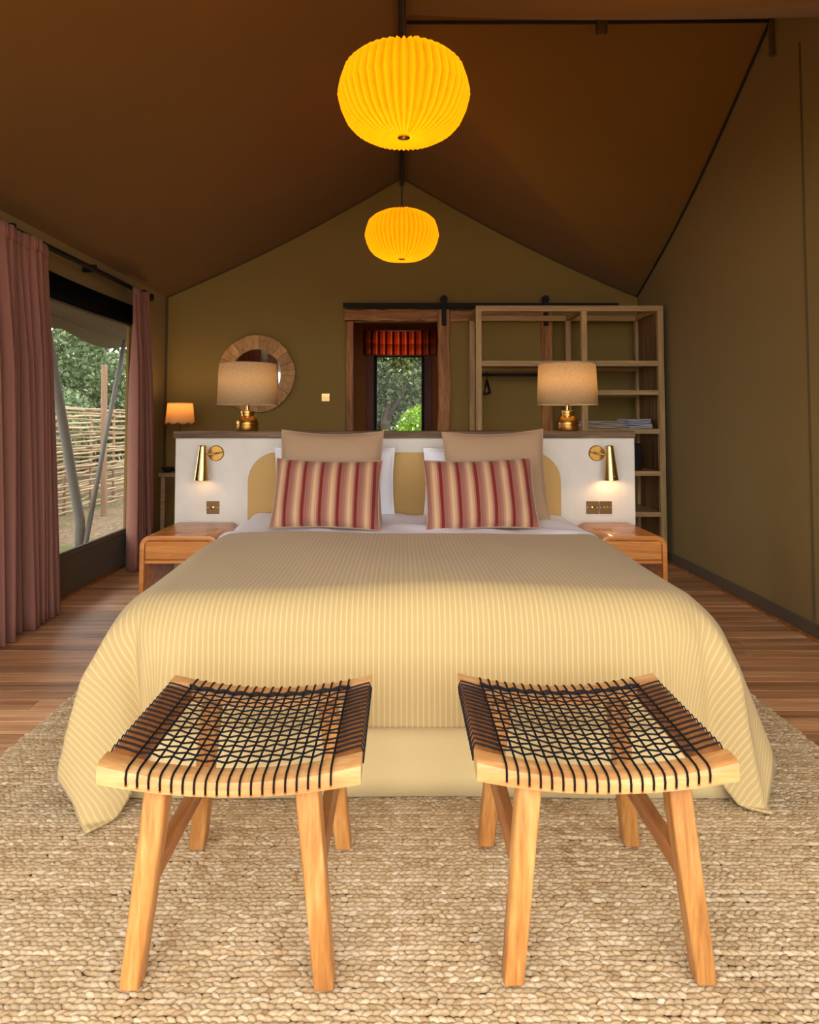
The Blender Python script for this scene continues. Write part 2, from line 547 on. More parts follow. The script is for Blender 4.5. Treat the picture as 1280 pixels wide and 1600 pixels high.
# left wall with two screened openings
WZ0, WZ1 = 0.28, 2.0
mb = MB()
wins = [(0.2, 3.0), (3.75, 5.42)]
ycur = YF
for (a, b) in wins + [(YB, YB)]:
    mb.box((-XW - 0.02, ycur, 0), (-XW, a, EAVE + 0.01)); ycur = b
for (a, b) in wins:
    mb.box((-XW - 0.02, a, WZ1), (-XW, b, EAVE + 0.01))
o = obj('wall_left', mb, 'canvas', at=(-XW, 2.5, 0)); tag(o, 'olive canvas wall with a large screened window on the left', 'wall', None, 'structure')
mb = MB()
for (a, b) in wins: mb.box((-XW - 0.02, a, 0), (-XW, b, WZ0))
obj('lower_panel', mb, 'skirting', o)
for k, (a, b) in enumerate(wins):
    w = thing('window_%d' % (k + 1), (-XW, (a + b) / 2, WZ0), ['screened opening in the left canvas wall nearest the tent entrance', 'large insect-screened window between the two rose curtains'][k], 'window', None, 'structure')
    obj('screen', MB().add([(-XW - 0.012, a, WZ0), (-XW - 0.012, b, WZ0), (-XW - 0.012, b, WZ1), (-XW - 0.012, a, WZ1)], [(0, 1, 2, 3)]), 'screen', w)
    box('sill_seam', (-XW - 0.015, a, WZ0 - 0.02), (-XW + 0.012, b, WZ0 + 0.02), 'skirting', w, 0.005)
    box('jamb', (-XW - 0.015, b - 0.03, WZ0), (-XW + 0.008, b, WZ1), 'canvas', w, 0.004)
    box('jamb', (-XW - 0.015, a, WZ0), (-XW + 0.008, a + 0.03, WZ1), 'canvas', w, 0.004)
# trims
o = box('baseboard_right', (XW - 0.018, 1.2, 0.0), (XW, YB, 0.085), 'skirting', None, 0.006, at=(XW, 3.5, 0)); tag(o, 'dark canvas skirting along the foot of the right wall', 'baseboard', None, 'structure')
o = box('trim_1', (XW - 0.03, 1.2, 0.0), (XW - 0.018, YB, 0.016), 'door_wood', None, 0.003, at=(XW, 3.5, 0)); tag(o, 'thin reddish wooden strip below the right skirting', 'trim', None, 'structure')
o = box('baseboard_left', (-XW, 1.2, 0.0), (-XW + 0.02, YB, 0.02), 'door_wood', None, 0.003, at=(-XW, 3.5, 0)); tag(o, 'thin wooden strip along the foot of the left wall', 'baseboard', None, 'structure')
mb = MB().tube([(XW - 0.01, y, roof_z(XW, y) - 0.012) for y in np.linspace(3.9, YB - 0.01, 30)], 0.009, 6)
o = obj('trim_2', mb, 'dark_rope'); tag(o, 'black piping rope along the right gable edge', 'trim', None, 'structure')
mb = MB().tube([(-XW + 0.012, YB - 0.012, z) for z in (0.0, 1.2, EAVE)], 0.01, 6)
o = obj('trim_3', mb, 'seam'); tag(o, 'dark seam in the back left corner of the tent', 'trim', None, 'structure')
mb = MB().tube([(XW - 0.004, 3.63, z) for z in (0.09, 1.2, 2.2, 3.2)], 0.005, 6)
o = obj('trim_4', mb, 'seam'); tag(o, 'faint vertical seam on the right canvas wall', 'trim', None, 'structure')
for i, sgn in enumerate((-1, 1)):
    mb = MB().tube([(sgn * x, YB - 0.006, roof_z(sgn * x, YB) - 0.01) for x in np.linspace(0.02, XW - 0.02, 24)], 0.007, 6)
    o = obj('trim_%d' % (5 + i), mb, 'seam'); tag(o, ['stitched seam where the left roof slope meets the back gable', 'stitched seam where the right roof slope meets the back gable'][i], 'trim', None, 'structure')
# ridge pole, cross ridge seam, strap
o = obj('ridge_pole', MB().tube([(0.0, y, RIDGE - 0.075) for y in (YF, 2, 4, YB - 0.03)], 0.02, 10), 'pole', smooth=True)
tag(o, 'dark ridge pole running along the tent peak above the pendants', 'pole')
o = obj('cross_pole', MB().tube([(0.03, CRY, CRZ - 0.05), (1.1, CRY, CRZ - 0.05), (XW - 0.01, CRY, CRZ - 0.04)], 0.01, 8), 'dark_rope', smooth=True)
tag(o, 'thin black pole across the right roof slope near the top', 'pole')
o = obj('gable_strap', MB().box((XW - 0.03, CRY - 0.012, CRZ - 0.25), (XW - 0.002, CRY + 0.012, CRZ - 0.012)), 'seam', bevel=0.004)
tag(o, 'dark vertical canvas strap at the peak of the right gable', 'strap')
st = thing('canvas_strap', (1.165, CRY, CRZ - 0.05), 'short dark canvas strap loop hanging from the cross pole', 'strap')
obj('loop', MB().grid(lambda u, v: (1.135 + 0.06 * v, CRY - 0.016 * math.sin(2 * PI * u), CRZ - 0.07 - 0.05 * math.cos(2 * PI * u)), 16, 2, False), 'seam', st, smooth=True, solid=0.004)

# ------------------------------------------------------------------ bathroom behind the doorway
bx0, bx1, by1, bz = -1.2, 1.4, 8.25, 2.42
wx0, wx1, wz0, wz1 = -0.335, 0.272, 0.75, 2.26
mb = MB()
mb.box((bx0, by1, 0), (wx0, by1 + 0.04, bz)); mb.box((wx1, by1, 0), (bx1, by1 + 0.04, bz))
mb.box((wx0, by1, 0), (wx1, by1 + 0.04, wz0)); mb.box((wx0, by1, wz1), (wx1, by1 + 0.04, bz))
o = obj('wall_far', mb, 'bath_wall', at=(0, by1, 0)); tag(o, 'brown far wall seen through the doorway around the small window', 'wall', None, 'structure')
mb = MB().box((bx0 - 0.03, YB + 0.03, 0), (bx0, by1, bz)).box((bx1, YB + 0.03, 0), (bx1 + 0.03, by1, bz))
o = obj('wall_bathroom', mb, 'bath_wall', at=(0, 7.2, 0)); tag(o, 'dark side walls of the room beyond the doorway', 'wall', None, 'structure')
o = box('ceiling_bathroom', (bx0, YB + 0.03, bz), (bx1, by1, bz + 0.03), 'bath_wall', None, 0, at=(0, 7.2, bz)); tag(o, 'dark ceiling of the room beyond the doorway', 'ceiling', None, 'structure')
w = thing('window_3', (0, by1, wz0), 'small tree-view window seen through the open doorway', 'window', None, 'structure')
for (a, b) in ((wx0 - 0.09, wx0), (wx1, wx1 + 0.09)):
    box('casing', (a, by1 - 0.03, wz0 - 0.08), (b, by1 + 0.01, wz1), 'dark_wood', w)
box('casing', (wx0 - 0.09, by1 - 0.03, wz0 - 0.08), (wx1 + 0.09, by1 + 0.01, wz0), 'dark_wood', w)
for (a, b) in (((wx0, by1 - 0.02, wz0), (wx0 + 0.035, by1 + 0.03, wz1)), ((wx1 - 0.035, by1 - 0.02, wz0), (wx1, by1 + 0.03, wz1)), ((wx0, by1 - 0.02, wz0), (wx1, by1 + 0.03, wz0 + 0.04)), ((wx0, by1 - 0.02, 1.905), (wx1, by1 + 0.03, 1.935))):
    box('sash', a, b, 'black_metal', w)
def glass():
    t = NT('window_glass')
    g = t.n('ShaderNodeBsdfGlossy'); g.inputs['Roughness'].default_value = 0.02
    tr = t.n('ShaderNodeBsdfTransparent'); m = t.n('ShaderNodeMixShader'); m.inputs[0].default_value = 0.006
    t.l(tr.outputs[0], m.inputs[1]); t.l(g.outputs[0], m.inputs[2]); t.l(m.outputs[0], t.out.inputs['Surface'])
    return t.m
M['glass'] = glass()
obj('pane', MB().box((wx0, by1 + 0.004, wz0), (wx1, by1 + 0.008, wz1)), 'glass', w)
bl = thing('roman_blind', (-0.02, by1 - 0.06, 1.93), 'orange and red striped roman blind above the small far window', 'blind')
def blind_fold(z0, z1, y, bulge):
    return MB().grid(lambda u, v: (-0.46 + 0.875 * u, y - bulge * math.sin(PI * (1 - v) ** 1.6), z0 + (z1 - z0) * v - 0.012 * math.sin(PI * u)), 36, 10)
obj('fold', blind_fold(2.06, 2.23, by1 - 0.05, 0.035), 'blind', bl, smooth=True, solid=0.003)
obj('fold', blind_fold(1.935, 2.075, by1 - 0.055, 0.03), 'blind', bl, smooth=True, solid=0.003)
obj('hem', MB().tube([(-0.465, by1 - 0.055, 1.93), (0.42, by1 - 0.055, 1.93)], 0.009, 8), 'dark_wood', bl)
box('headrail', (-0.47, by1 - 0.06, 2.225), (0.42, by1 - 0.005, 2.27), 'dark_wood', bl)

# door frame and sliding door
fr = thing('door_1', (0, YB - 0.02, 0), 'rustic wooden frame around the doorway in the back wall', 'door frame', None, 'structure')
def rough_beam(a, b, axis, seed, amp=0.007):
    r = random.Random(seed); mb = MB(); n = 14
    L = b[axis] - a[axis]; o1, o2 = [i for i in range(3) if i != axis]
    rows = []
    for k in range(n + 1):
        t = a[axis] + L * k / n
        j = [r.uniform(-amp, amp) for _ in range(4)]
        q = [(a[o1], a[o2] + j[0]), (b[o1], a[o2] + j[1]), (b[o1], b[o2] + j[2]), (a[o1], b[o2] + j[3])] if o1 == 1 else [(a[o1] + j[0], a[o2]), (b[o1] + j[1], a[o2]), (b[o1] + j[2], b[o2]), (a[o1] + j[3], b[o2])]
        for p in q:
            v = [0, 0, 0]; v[axis] = t; v[o1] = p[0]; v[o2] = p[1]; rows.append(tuple(v))
    fs = []
    for k in range(n):
        for i in range(4):
            fs.append((4 * k + i, 4 * k + (i + 1) % 4, 4 * k + 4 + (i + 1) % 4, 4 * k + 4 + i))
    fs += [(3, 2, 1, 0), (4 * n, 4 * n + 1, 4 * n + 2, 4 * n + 3)]
    return mb.add(rows, fs)
obj('jamb', rough_beam((-0.505, YB - 0.07, 0), (-0.444, YB + 0.02, 2.045), 2, 3, 0.004), 'door_wood', fr, bevel=0.004)
obj('jamb', rough_beam((0.40, YB - 0.06, 0), (0.47, YB + 0.02, 2.045), 2, 4, 0.004), 'door_wood', fr, bevel=0.004)
obj('header', rough_beam((-0.525, YB - 0.085, 2.05), (0.45, YB + 0.02, 2.15), 0, 5, 0.009), 'door_wood_x', fr, bevel=0.005)
sd = thing('door_2', (0.83, YB - 0.13, 0), 'sliding barn door with log stiles pushed open behind the shelf', 'door', None, 'structure')
yd = YB - 0.13
obj('stile', rough_beam((0.325, yd - 0.03, 0.06), (0.432, yd + 0.02, 2.14), 2, 6, 0.008), 'door_wood', sd, bevel=0.004)
obj('stile', rough_beam((1.25, yd - 0.03, 0.06), (1.35, yd + 0.02, 2.14), 2, 7, 0.006), 'door_wood', sd, bevel=0.004)
obj('rail', rough_beam((0.432, yd - 0.02, 2.03), (1.25, yd + 0.015, 2.13), 0, 8, 0.005), 'door_wood_x', sd, bevel=0.004)
obj('rail', rough_beam((0.432, yd - 0.02, 0.08), (1.25, yd + 0.015, 0.2), 0, 9, 0.005), 'door_wood_x', sd, bevel=0.004)
box('panel', (0.43, yd - 0.004, 0.15), (1.252, yd + 0.004, 2.05), 'canvas', sd, 0)
for hx in (0.378, 1.292):
    h = box('hanger', (hx - 0.021, yd - 0.045, 1.99), (hx + 0.021, yd - 0.032, 2.235), 'black_metal', sd, 0.004)
    wl = MB().lathe([(0.0, -0.012), (0.034, -0.012), (0.034, 0.012), (0.0, 0.012)], (0, 0, 0), 20)
    wl.v = [(hx + a, yd - 0.026 + c, 2.232 + b) for a, b, c in wl.v]
    obj('wheel', wl, 'black_metal', h)
o = box('barn_door_rail', (-0.53, yd - 0.02, 2.157), (1.95, yd - 0.008, 2.2), 'black_metal', None, 0.002, at=(0, yd, 2.16)); tag(o, 'black steel track bar for the sliding barn door', 'rail')

# ------------------------------------------------------------------ outside
o = box('ground', (-40, -30, -0.4), (40, 50, -0.2), 'ground', None, 0, at=(0, 0, -0.3)); tag(o, 'sandy leaf-littered ground outside the tent', 'ground', None, 'structure')

def leaf_cloud(name, blobs, n, size, mat, parent, seed):
    r = np.random.default_rng(seed)
    V = []; sh = []
    tot = sum(b[3] * b[4] * b[5] for b in blobs) if False else len(blobs)
    for (cx, cy, cz, rx, ry, rz) in blobs:
        m = n // len(blobs)
        d = r.normal(size=(m, 3)); d /= np.linalg.norm(d, axis=1)[:, None]
        rad = 0.55 + 0.45 * r.random(m) ** 0.6
        p = np.array([cx, cy, cz]) + d * rad[:, None] * np.array([rx, ry, rz])
        a = r.normal(size=(m, 3)); a /= np.linalg.norm(a, axis=1)[:, None]
        b = np.cross(a, r.normal(size=(m, 3))); b /= np.linalg.norm(b, axis=1)[:, None]
        s = size * (0.6 + 0.8 * r.random(m))[:, None]
        q = np.stack([p + a * s, p + b * s * 0.5, p - a * s, p - b * s * 0.5], axis=1)
        V.append(q.reshape(-1, 3)); sh.append(np.repeat(r.random(m) ** 1.3, 4))
    V = np.concatenate(V) - np.array(origin(parent)); sh = np.concatenate(sh)
    me = bpy.data.meshes.new(name)
    nq = len(V) // 4
    me.vertices.add(len(V)); me.vertices.foreach_set('co', V.astype(np.float32).ravel())
    me.loops.add(nq * 4); me.loops.foreach_set('vertex_index', np.arange(nq * 4, dtype=np.int32))
    me.polygons.add(nq); me.polygons.foreach_set('loop_start', np.arange(0, nq * 4, 4, dtype=np.int32)); me.polygons.foreach_set('loop_total', np.full(nq, 4, dtype=np.int32))
    at = me.attributes.new('shade', 'FLOAT', 'POINT'); at.data.foreach_set('value', sh.astype(np.float32))
    me.update(calc_edges=True); me.validate()
    me.materials.append(M[mat])
    ob = bpy.data.objects.new(name, me); COL.objects.link(ob); ob.parent = parent; ob['kind'] = 'stuff'
    return ob

def tree(label, x, y, blobs, n, size, mat, seed, trunk=None, name='tree', cat='tree', group=None):
    t = thing(name, (x, y, -0.2), label, cat, group)
    leaf_cloud('foliage', [(x + b[0], y + b[1], b[2], b[3], b[4], b[5]) for b in blobs], n, size, mat, t, seed)
    if trunk:
        r = random.Random(seed); h, rad = trunk
        pts = [(x + r.uniform(-.1, .1) * k, y + r.uniform(-.05, .05) * k, -0.2 + h * k / 5) for k in range(6)]
        tk = obj('trunk', MB().tube(pts, [rad * (1 - 0.1 * k) for k in range(6)], 9), 'bark', t, smooth=True)
        for q in range(3):
            a = pts[2 + q]; obj('branch', MB().tube([a, (a[0] + r.uniform(-.8, .8), a[1] + r.uniform(-.3, .3), a[2] + r.uniform(.5, 1)), (a[0] + r.uniform(-1.5, 1.5), a[1], a[2] + r.uniform(.9, 1.7))], [rad * .4, rad * .25, rad * .1], 6), 'bark', t, smooth=True)
    return t
TG = 'trees outside the back window'
tree('tall grey-green tree outside the far doorway window', -0.35, 14.5, [(-0.6, 0, 3.0, 1.2, .8, 1.1), (0.3, .3, 2.2, 1.0, .8, .8), (-0.4, .6, 1.5, 0.9, .8, .6), (1.0, .5, 3.2, 1.0, .8, .9)], 22000, 0.055, 'leaf_dark', 1, (3.2, 0.13), group=TG)
tree('pale green tree standing furthest behind the far window', 0.9, 18.5, [(-1.5, 0, 2.2, 2.2, 1, 2.2), (1.2, .5, 2.6, 2.2, 1, 2.2), (0, 0, 4.4, 2.6, 1.2, 1.6), (-3, 1, 3.4, 2, 1, 2)], 34000, 0.08, 'leaf', 2, (4, 0.16), group=TG)
tree('bright lime green bush low in the far window', 0.45, 12.4, [(0, 0, 0.75, 0.62, .5, .72), (0.55, .3, .6, .5, .4, .6), (-0.75, .8, .45, .4, .4, .5)], 13000, 0.035, 'leaf_lime', 3, None, 'bush', 'bush')
LG = 'trees outside the left window'
tree('pale leafy tree behind the wattle fence in the left window', -7.6, 13.0, [(-1.2, -1, 2.2, 1.3, 1.4, 1.2), (0.3, 1.0, 2.6, 1.2, 1.2, 1.3), (-0.2, -.5, 1.2, 1.4, 1.4, .9), (0.6, 2.8, 1.6, 1.1, 1.2, 1.2)], 34000, 0.055, 'leaf', 4, (3.2, 0.12), group=LG)
tree('darker tree deep behind the wattle fence in the left window', -10.5, 17.5, [(-2, -2, 3, 2.2, 2, 2.4), (0.5, 0, 3.2, 2.2, 2, 2.4), (2.5, 2.5, 3, 2.0, 2, 2.4), (1, 1, 1, 2.6, 2, 1.4), (-3, -4, 1.8, 2, 2, 2)], 30000, 0.09, 'leaf_dark', 5, (4, 0.16), group=LG)
tree('low grey-green shrub just behind the wattle fence', -6.2, 11.4, [(0, 0, 0.9, .7, 1.1, .75), (-.2, 1.3, 1.0, .7, .9, .8), (0, -1.4, .9, .7, .9, .7)], 16000, 0.04, 'leaf', 6, None, 'shrub', 'shrub')

wf = thing('wattle_fence', (-4.8, 10.6, -0.2), 'woven stick wattle fence outside the left window', 'fence')
rods = []
for k in range(6):
    r = random.Random(40 + k); ph = r.random() * 6
    rods.append(mesh_of(MB().tube([(0.035 * math.sin(2.1 * t * 2 + (k % 2) * PI), t, 0.022 * math.sin(1.1 * t + ph) + r.uniform(-.008, .008)) for t in np.linspace(-3.6, 3.6, 30)], 0.016, 6), 'rod', True))
    rods[-1].materials.append(M['twig'])
z = 0.02; k = 0
while z < 1.56:
    inst('rod', rods[k % 6], wf, (random.uniform(-.01, .01), random.uniform(-.3, .3), z), scale=(1, 1, 1)); z += random.uniform(0.034, 0.062); k += 1
for y in np.arange(-3.3, 3.4, 0.82):
    obj('stake', MB().tube([(-4.8, 10.6 + y, -0.2), (-4.8 + random.uniform(-.02, .02), 10.6 + y, 1.33)], 0.022, 7), 'log', wf, smooth=True)
o = obj('log_post', MB().tube([(-4.2, 9.7, -0.2), (-4.21, 9.66, 0.9), (-4.2, 9.62, 1.93)], [0.045, 0.042, 0.04], 10), 'log', smooth=40, at=(-4.2, 9.7, -0.2)); tag(o, 'sawn log post standing in front of the wattle fence', 'post')
o = obj('prop_pole', MB().tube([(-3.2, 6.87, -0.2), (-3.2, 6.84, 0.14), (-3.2, 6.37, 1.33), (-3.2, 6.07, 2.08)], [0.05, 0.048, 0.044, 0.04], 10), 'grey_pole', smooth=True, at=(-3.2, 6.9, -0.2)); tag(o, 'thick grey slanted prop pole outside the left window', 'pole')
o = obj('guy_pole', MB().tube([(-3.12, 6.75, -0.2), (-3.12, 7.2, 0.96), (-3.12, 7.66, 2.04)], 0.024, 9), 'grey_pole', smooth=True, at=(-3.12, 6.75, -0.2)); tag(o, 'thin grey pole leaning the other way outside the left window', 'pole')
# fly sheet over the left side
mb = MB().grid(lambda u, v: (-XW - 0.03 - 1.25 * u, -1 + 9.6 * v, EAVE + 0.16 - 0.26 * u - 0.05 * u * math.sin(v * 12) ** 2), 8, 60)
mb.grid(lambda u, v: (-XW - 1.28, -1 + 9.6 * v, EAVE - 0.10 - 0.05 * math.sin(v * 12) ** 2 - u * (0.10 + 0.05 * abs(math.sin(v * 19)))), 3, 120)
o = obj('tent_fly', mb, 'fly', smooth=True, at=(-XW, 3, EAVE)); tag(o, 'outer canvas fly with scalloped edge beyond the left window', 'canopy', None, 'structure')

# rolled blind above left window, curtain rail, curtains
rb = thing('rolled_blind', (-XW, 4.6, 2.0), 'black rolled-up canvas blind along the top of the left window', 'blind')
obj('roll', MB().tube([(-XW + 0.012, y, 1.982 - 0.012 * math.sin((y - 3.7) * 1.8)) for y in np.linspace(3.78, 5.40, 14)], 0.078, 12), 'black_fabric', rb, smooth=40)
obj('bottom_bar', MB().tube([(-XW + 0.012, y, 1.898 - 0.012 * math.sin((y - 3.7) * 1.8)) for y in np.linspace(3.8, 5.40, 14)], 0.010, 8), 'fly', rb, smooth=True)
cr = thing('curtain_rail', (-2.08, 4.4, 2.17), 'dark curtain rail along the left eave', 'curtain rail')
obj('rail', MB().tube([(-2.085, y, 2.165) for y in (2.4, 4, 5.62)], 0.017, 10), 'black_metal', cr, smooth=True)
obj('finial', MB().lathe([(0.0, -0.03), (0.018, -0.028), (0.026, 0), (0.018, 0.026), (0, 0.03)], (-2.085, 5.64, 2.165), 14), 'black_metal', cr, smooth=True)
for y in (2.7, 3.62, 4.6, 5.5):
    obj('bracket', MB().box((-XW, y - 0.012, 2.15), (-2.075, y + 0.012, 2.2)), 'black_metal', cr, bevel=0.003)

def curtain(name, yt, yb, n, label, seed):
    r = random.Random(seed)
    ph = [r.uniform(0.75, 1.3) for _ in range(n)]
    cs = np.cumsum([0] + ph); cs = cs / cs[-1] * n
    jit = [r.uniform(-.35, .35) for _ in range(n + 1)]; am = [r.uniform(.6, 1.25) for _ in range(n + 1)]
    t = thing(name, (-2.08, (yb[0] + yb[1]) / 2, 0.015), label, 'curtain', 'rose linen curtains at the left window')
    def fn(u, v):
        # v 0 bottom .. 1 top
        q = u * n; k = min(n - 1, int(q)); fr = q - k
        uu = (cs[k] + (cs[k + 1] - cs[k]) * fr) / n
        b = (1 - v)
        y = (yt[0] * v + yb[0] * b) * (1 - uu) + (yt[1] * v ** 1.0 + yb[1] * b) * uu
        A = (0.016 + 0.032 * min(1, b * 3)) * (am[k] * (1 - fr) + am[k + 1] * fr)
        s = math.sin(2 * PI * q)
        x = -2.035 + A * (abs(s) ** 0.75) * (1 if s > 0 else -1) + 0.016 * math.sin(q * 1.3 + b * 2) + 0.010 * am[k] * math.sin(4 * PI * q + jit[k] * 4) * min(1, b * 2) + 0.006 * math.sin(6 * PI * q) * max(0, 1 - b * 5)
        y += 0.014 * math.cos(2 * PI * q) * min(1, b * 3) + 0.02 * jit[k] * b * math.sin(PI * fr)
        return (x, y, 0.015 + 2.135 * v)
    obj('cloth', MB().grid(fn, n * 14, 26), 'curtain', t, smooth=True, solid=0.003)
    def tape(u, v):
        p = fn(u, 0.965 + 0.033 * v); return (p[0] + 0.006, p[1], p[2])
    obj('header_tape', MB().grid(tape, n * 14, 2), 'curtain', t, smooth=True, solid=0.004)
    for k in range(n):
        p = fn((k + 0.25) / n, 1.0)
        obj('hook', MB().tube([(p[0], p[1], p[2] - 0.012), (-2.075, p[1], p[2] + 0.008)], 0.004, 6), 'black_metal', t)
    return t
curtain('curtain', (2.75, 3.89), (2.8, 4.07), 19, 'wide rose curtain gathered at the near side of the left window', 5)
curtain('curtain', (1.35, 2.1), (1.3, 2.15), 7, 'rose curtain of the nearer left opening, seen only in the round mirror', 15)
curtain('curtain', (5.12, 5.43), (5.16, 5.66), 8, 'narrow rose curtain gathered at the far side of the left window', 9)

# ------------------------------------------------------------------ rug
RX0, RX1, RY0, RY1 = -1.365, 1.445, 0.75, 3.3
rug = thing('jute_rug', (0.04, 2.0, 0), 'chunky woven natural jute rug under the bed and stools', 'rug')
box('backing', (RX0 + .01, RY0, 0.001), (RX1 - .01, RY1, 0.006), 'jute_back', rug, 0.001)
def jute_row(seed):
    r = np.random.default_rng(seed)
    pit = 0.0165; n = int((RX1 - RX0) / pit)
    # knot: slightly sheared ellipsoid half
    nu, nv = 8, 3
    base = []
    for j in range(nv):
        e = j / nv * PI / 2
        for i in range(nu):
            a = 2 * PI * i / nu
            base.append((math.cos(a) * math.cos(e), math.sin(a) * math.cos(e), math.sin(e)))
    base.append((0, 0, 1))
    base = np.array(base)
    faces = []
    for j in range(nv - 1):
        for i in range(nu):
            faces.append((j * nu + i, j * nu + (i + 1) % nu, (j + 1) * nu + (i + 1) % nu, (j + 1) * nu + i))
    for i in range(nu): faces.append(((nv - 1) * nu + i, (nv - 1) * nu + (i + 1) % nu, nv * nu))
    V = []; Fs = []; sh = []
    ph = r.uniform(0, pit)
    tone = 0.5
    for k in range(n):
        s = np.array([0.0138 * r.uniform(.8, 1.25), 0.0068 * r.uniform(.85, 1.2), 0.0064 * r.uniform(.75, 1.3)])
        p = base * s
        ang = r.normal(0.34, 0.16) * (1 if seed % 2 else -1)
        c_, s_ = math.cos(ang), math.sin(ang)
        p = np.stack([p[:, 0] * c_ - p[:, 1] * s_, p[:, 0] * s_ + p[:, 1] * c_, p[:, 2]], 1)
        p += np.array([RX0 + ph + pit * (k + .5) - 0.04 + r.normal(0, .0012), r.normal(0, .0014) + 0.0015 * math.sin(k * .21 + seed), 0.004])
        o = len(V) * len(base)
        V.append(p); Fs += [tuple(i + o for i in f) for f in faces]
        tone = 0.7 * tone + 0.3 * r.random()
        sh += [min(1, max(0, 0.45 * tone + 0.55 * r.random()))] * len(base)
    me = bpy.data.meshes.new('jute_braid')
    me.from_pydata(np.concatenate(V).tolist(), [], Fs)
    me.polygons.foreach_set('use_smooth', [True] * len(me.polygons))
    at = me.attributes.new('shade', 'FLOAT', 'POINT'); at.data.foreach_set('value', np.array(sh, dtype=np.float32))
    me.materials.append(M['jute'])
    return me
rows = [jute_row(100 + k) for k in range(10)]
y = RY0 + 0.008; k = 0; last = -1
while y < RY1:
    j = 2 * random.randrange(5) + k % 2; k += 1
    inst('jute_braid', rows[j], rug, (0, y - 2.0, 0.002)); y += random.uniform(0.0125, 0.0142)

# ------------------------------------------------------------------ bed
BC = 0.035           # bed centre
BW = 0.93            # half width
BY0, BY1 = 2.11, 4.03
BT = 0.575           # top of mattress
bed = thing('bed', (BC, 3.0, 0), 'king size bed with a pale ochre valance skirt', 'bed')
box('base', (BC - BW + .03, BY0 + .03, 0.02), (BC + BW - .03, BY1, 0.33), 'skirt', bed, 0.02)
box('mattress', (BC - BW + .02, BY0 + .02, 0.33), (BC + BW - .02, BY1, BT - 0.02), 'sheet', bed, 0.06, seg=4, smooth=True)
sx0, sx1 = BC - BW - 0.0, BC + BW + 0.022
obj('skirt_panel', MB().grid(lambda u, v: (sx0 + (sx1 - sx0) * u, BY0 - 0.005 - 0.006 * (1 - v) - 0.006 * math.sin(u * 9) * (1 - v), 0.016 + 0.36 * v), 60, 6), 'skirt', bed, smooth=True, solid=0.004)
for sgn, xx in ((-1, sx0), (1, sx1)):
    obj('skirt_panel', MB().grid(lambda u, v, xx=xx, sgn=sgn: (xx + sgn * (0.012 + 0.012 * (1 - v) + 0.006 * math.sin(u * 23) * (1 - v)), BY0 + 0.02 + (BY1 - BY0 - 0.03) * u, 0.016 + 0.36 * v), 60, 6), 'skirt', bed, smooth=True, solid=0.004)

# bedspread: a rectangular cloth hanging over a rounded foot end
def drape(a, yfront, top, rc, re, Ls, Lf, t_back, name, mat, flutes, puff=0.012, thick=0.008, ns=170, nt=150, seed=1, wave=0.012):
    cx = BC
    S_ = a - re + re * PI / 2 + Ls           # half cloth width
    T_ = re * (PI / 2 - 1) + Lf              # length beyond the front edge line
    rr = np.random.default_rng(seed)
    def hang(q, edge):
        # distance along fabric -> (outward, drop) measured from 'edge' (plan radius of the box)
        s0 = edge - re
        if q <= s0: return q, 0.0
        q -= s0
        if q < re * PI / 2:
            th = q / re; return s0 + re * math.sin(th), re * (1 - math.cos(th))
        d = q - re * PI / 2
        return edge, re + d
    V = []; UV = []
    nt_pts = nt + 1
    for j in range(nt_pts):
        t = -T_ + (t_back + T_) * (j / nt)      # t<0: beyond front edge, else depth along bed from front edge
        for i in range(ns + 1):
            s = -S_ + 2 * S_ * i / ns
            sg = 1 if s >= 0 else -1
            cxs = a - rc; cyt = rc              # corner centre (lateral from centre, depth from front edge)
            ds = abs(s) - cxs; dt = cyt - t
            if ds > 0 and dt > 0:
                q = math.hypot(ds, dt); phi = math.atan2(dt, ds)
                q += max(0, q - rc) * 0.10 * math.sin(2 * phi) ** 2
                out, drop = hang(q, rc)
                h = max(0.0, drop - re * 0.3)
                fl = 0.0
                for (c0, w, A, pw) in flutes[sg]:
                    fl += A * math.exp(-((phi - c0) / w) ** 2) * (h / 0.45) ** pw
                th = phi + flutes['turn'][sg] * math.sin(2 * phi) * min(1.0, h / 0.5) ** 1.5
                sq = rc * (min(1 / max(math.cos(th), 1e-3), 1 / max(math.sin(th), 1e-3)) - 1) * min(1.0, drop / 0.22) * 1.04
                out += fl + 0.06 * h + sq
                z = top - drop * (1 - 0.02)
                if z < 0.024:
                    out += (0.024 - z) * 0.45; z = 0.024
                x = cxs + out * math.cos(th); y = cyt - out * math.sin(th)
            elif ds > 0:
                out, drop = hang(ds + 0.0, rc)
                x = cxs + out + 0.06 * max(0, drop - re); y = cyt - dt
                x += wave * max(0, drop - re) / .3 * math.sin(y * 9 + sg)
                z = top - drop
            elif dt > 0:
                out, drop = hang(dt, rc)
                x = abs(s); y = cyt - out - 0.06 * max(0, drop - re)
                dd = max(0, drop - re * .5)
                for (c0, w, A) in flutes['front']:
                    y -= A * math.exp(-((s - c0) / w) ** 2) * min(1, dd / .15)
                z = top - drop
            else:
                x = abs(s); y = t; z = top
            if z > top - 0.3:
                k = (z - top + 0.3) / 0.3
                z += puff * k * (math.sin(s * 3.1 + 1) * math.sin(t * 4.2 + .5) + 0.5 * math.sin(s * 8 + t * 5) * 0.5) 
                z += 0.02 * k * (1 - min(1, (abs(s) / a)) ** 2)
            V.append((cx + sg * x, yfront + y, z)); UV.append((s, t))
    F = []
    w = ns + 1
    for j in range(nt):
        for i in range(ns):
            q = j * w + i; F.append((q, q + 1, q + w + 1, q + w))
    mb = MB(); mb.v = V; mb.f = F
    return mb, UV
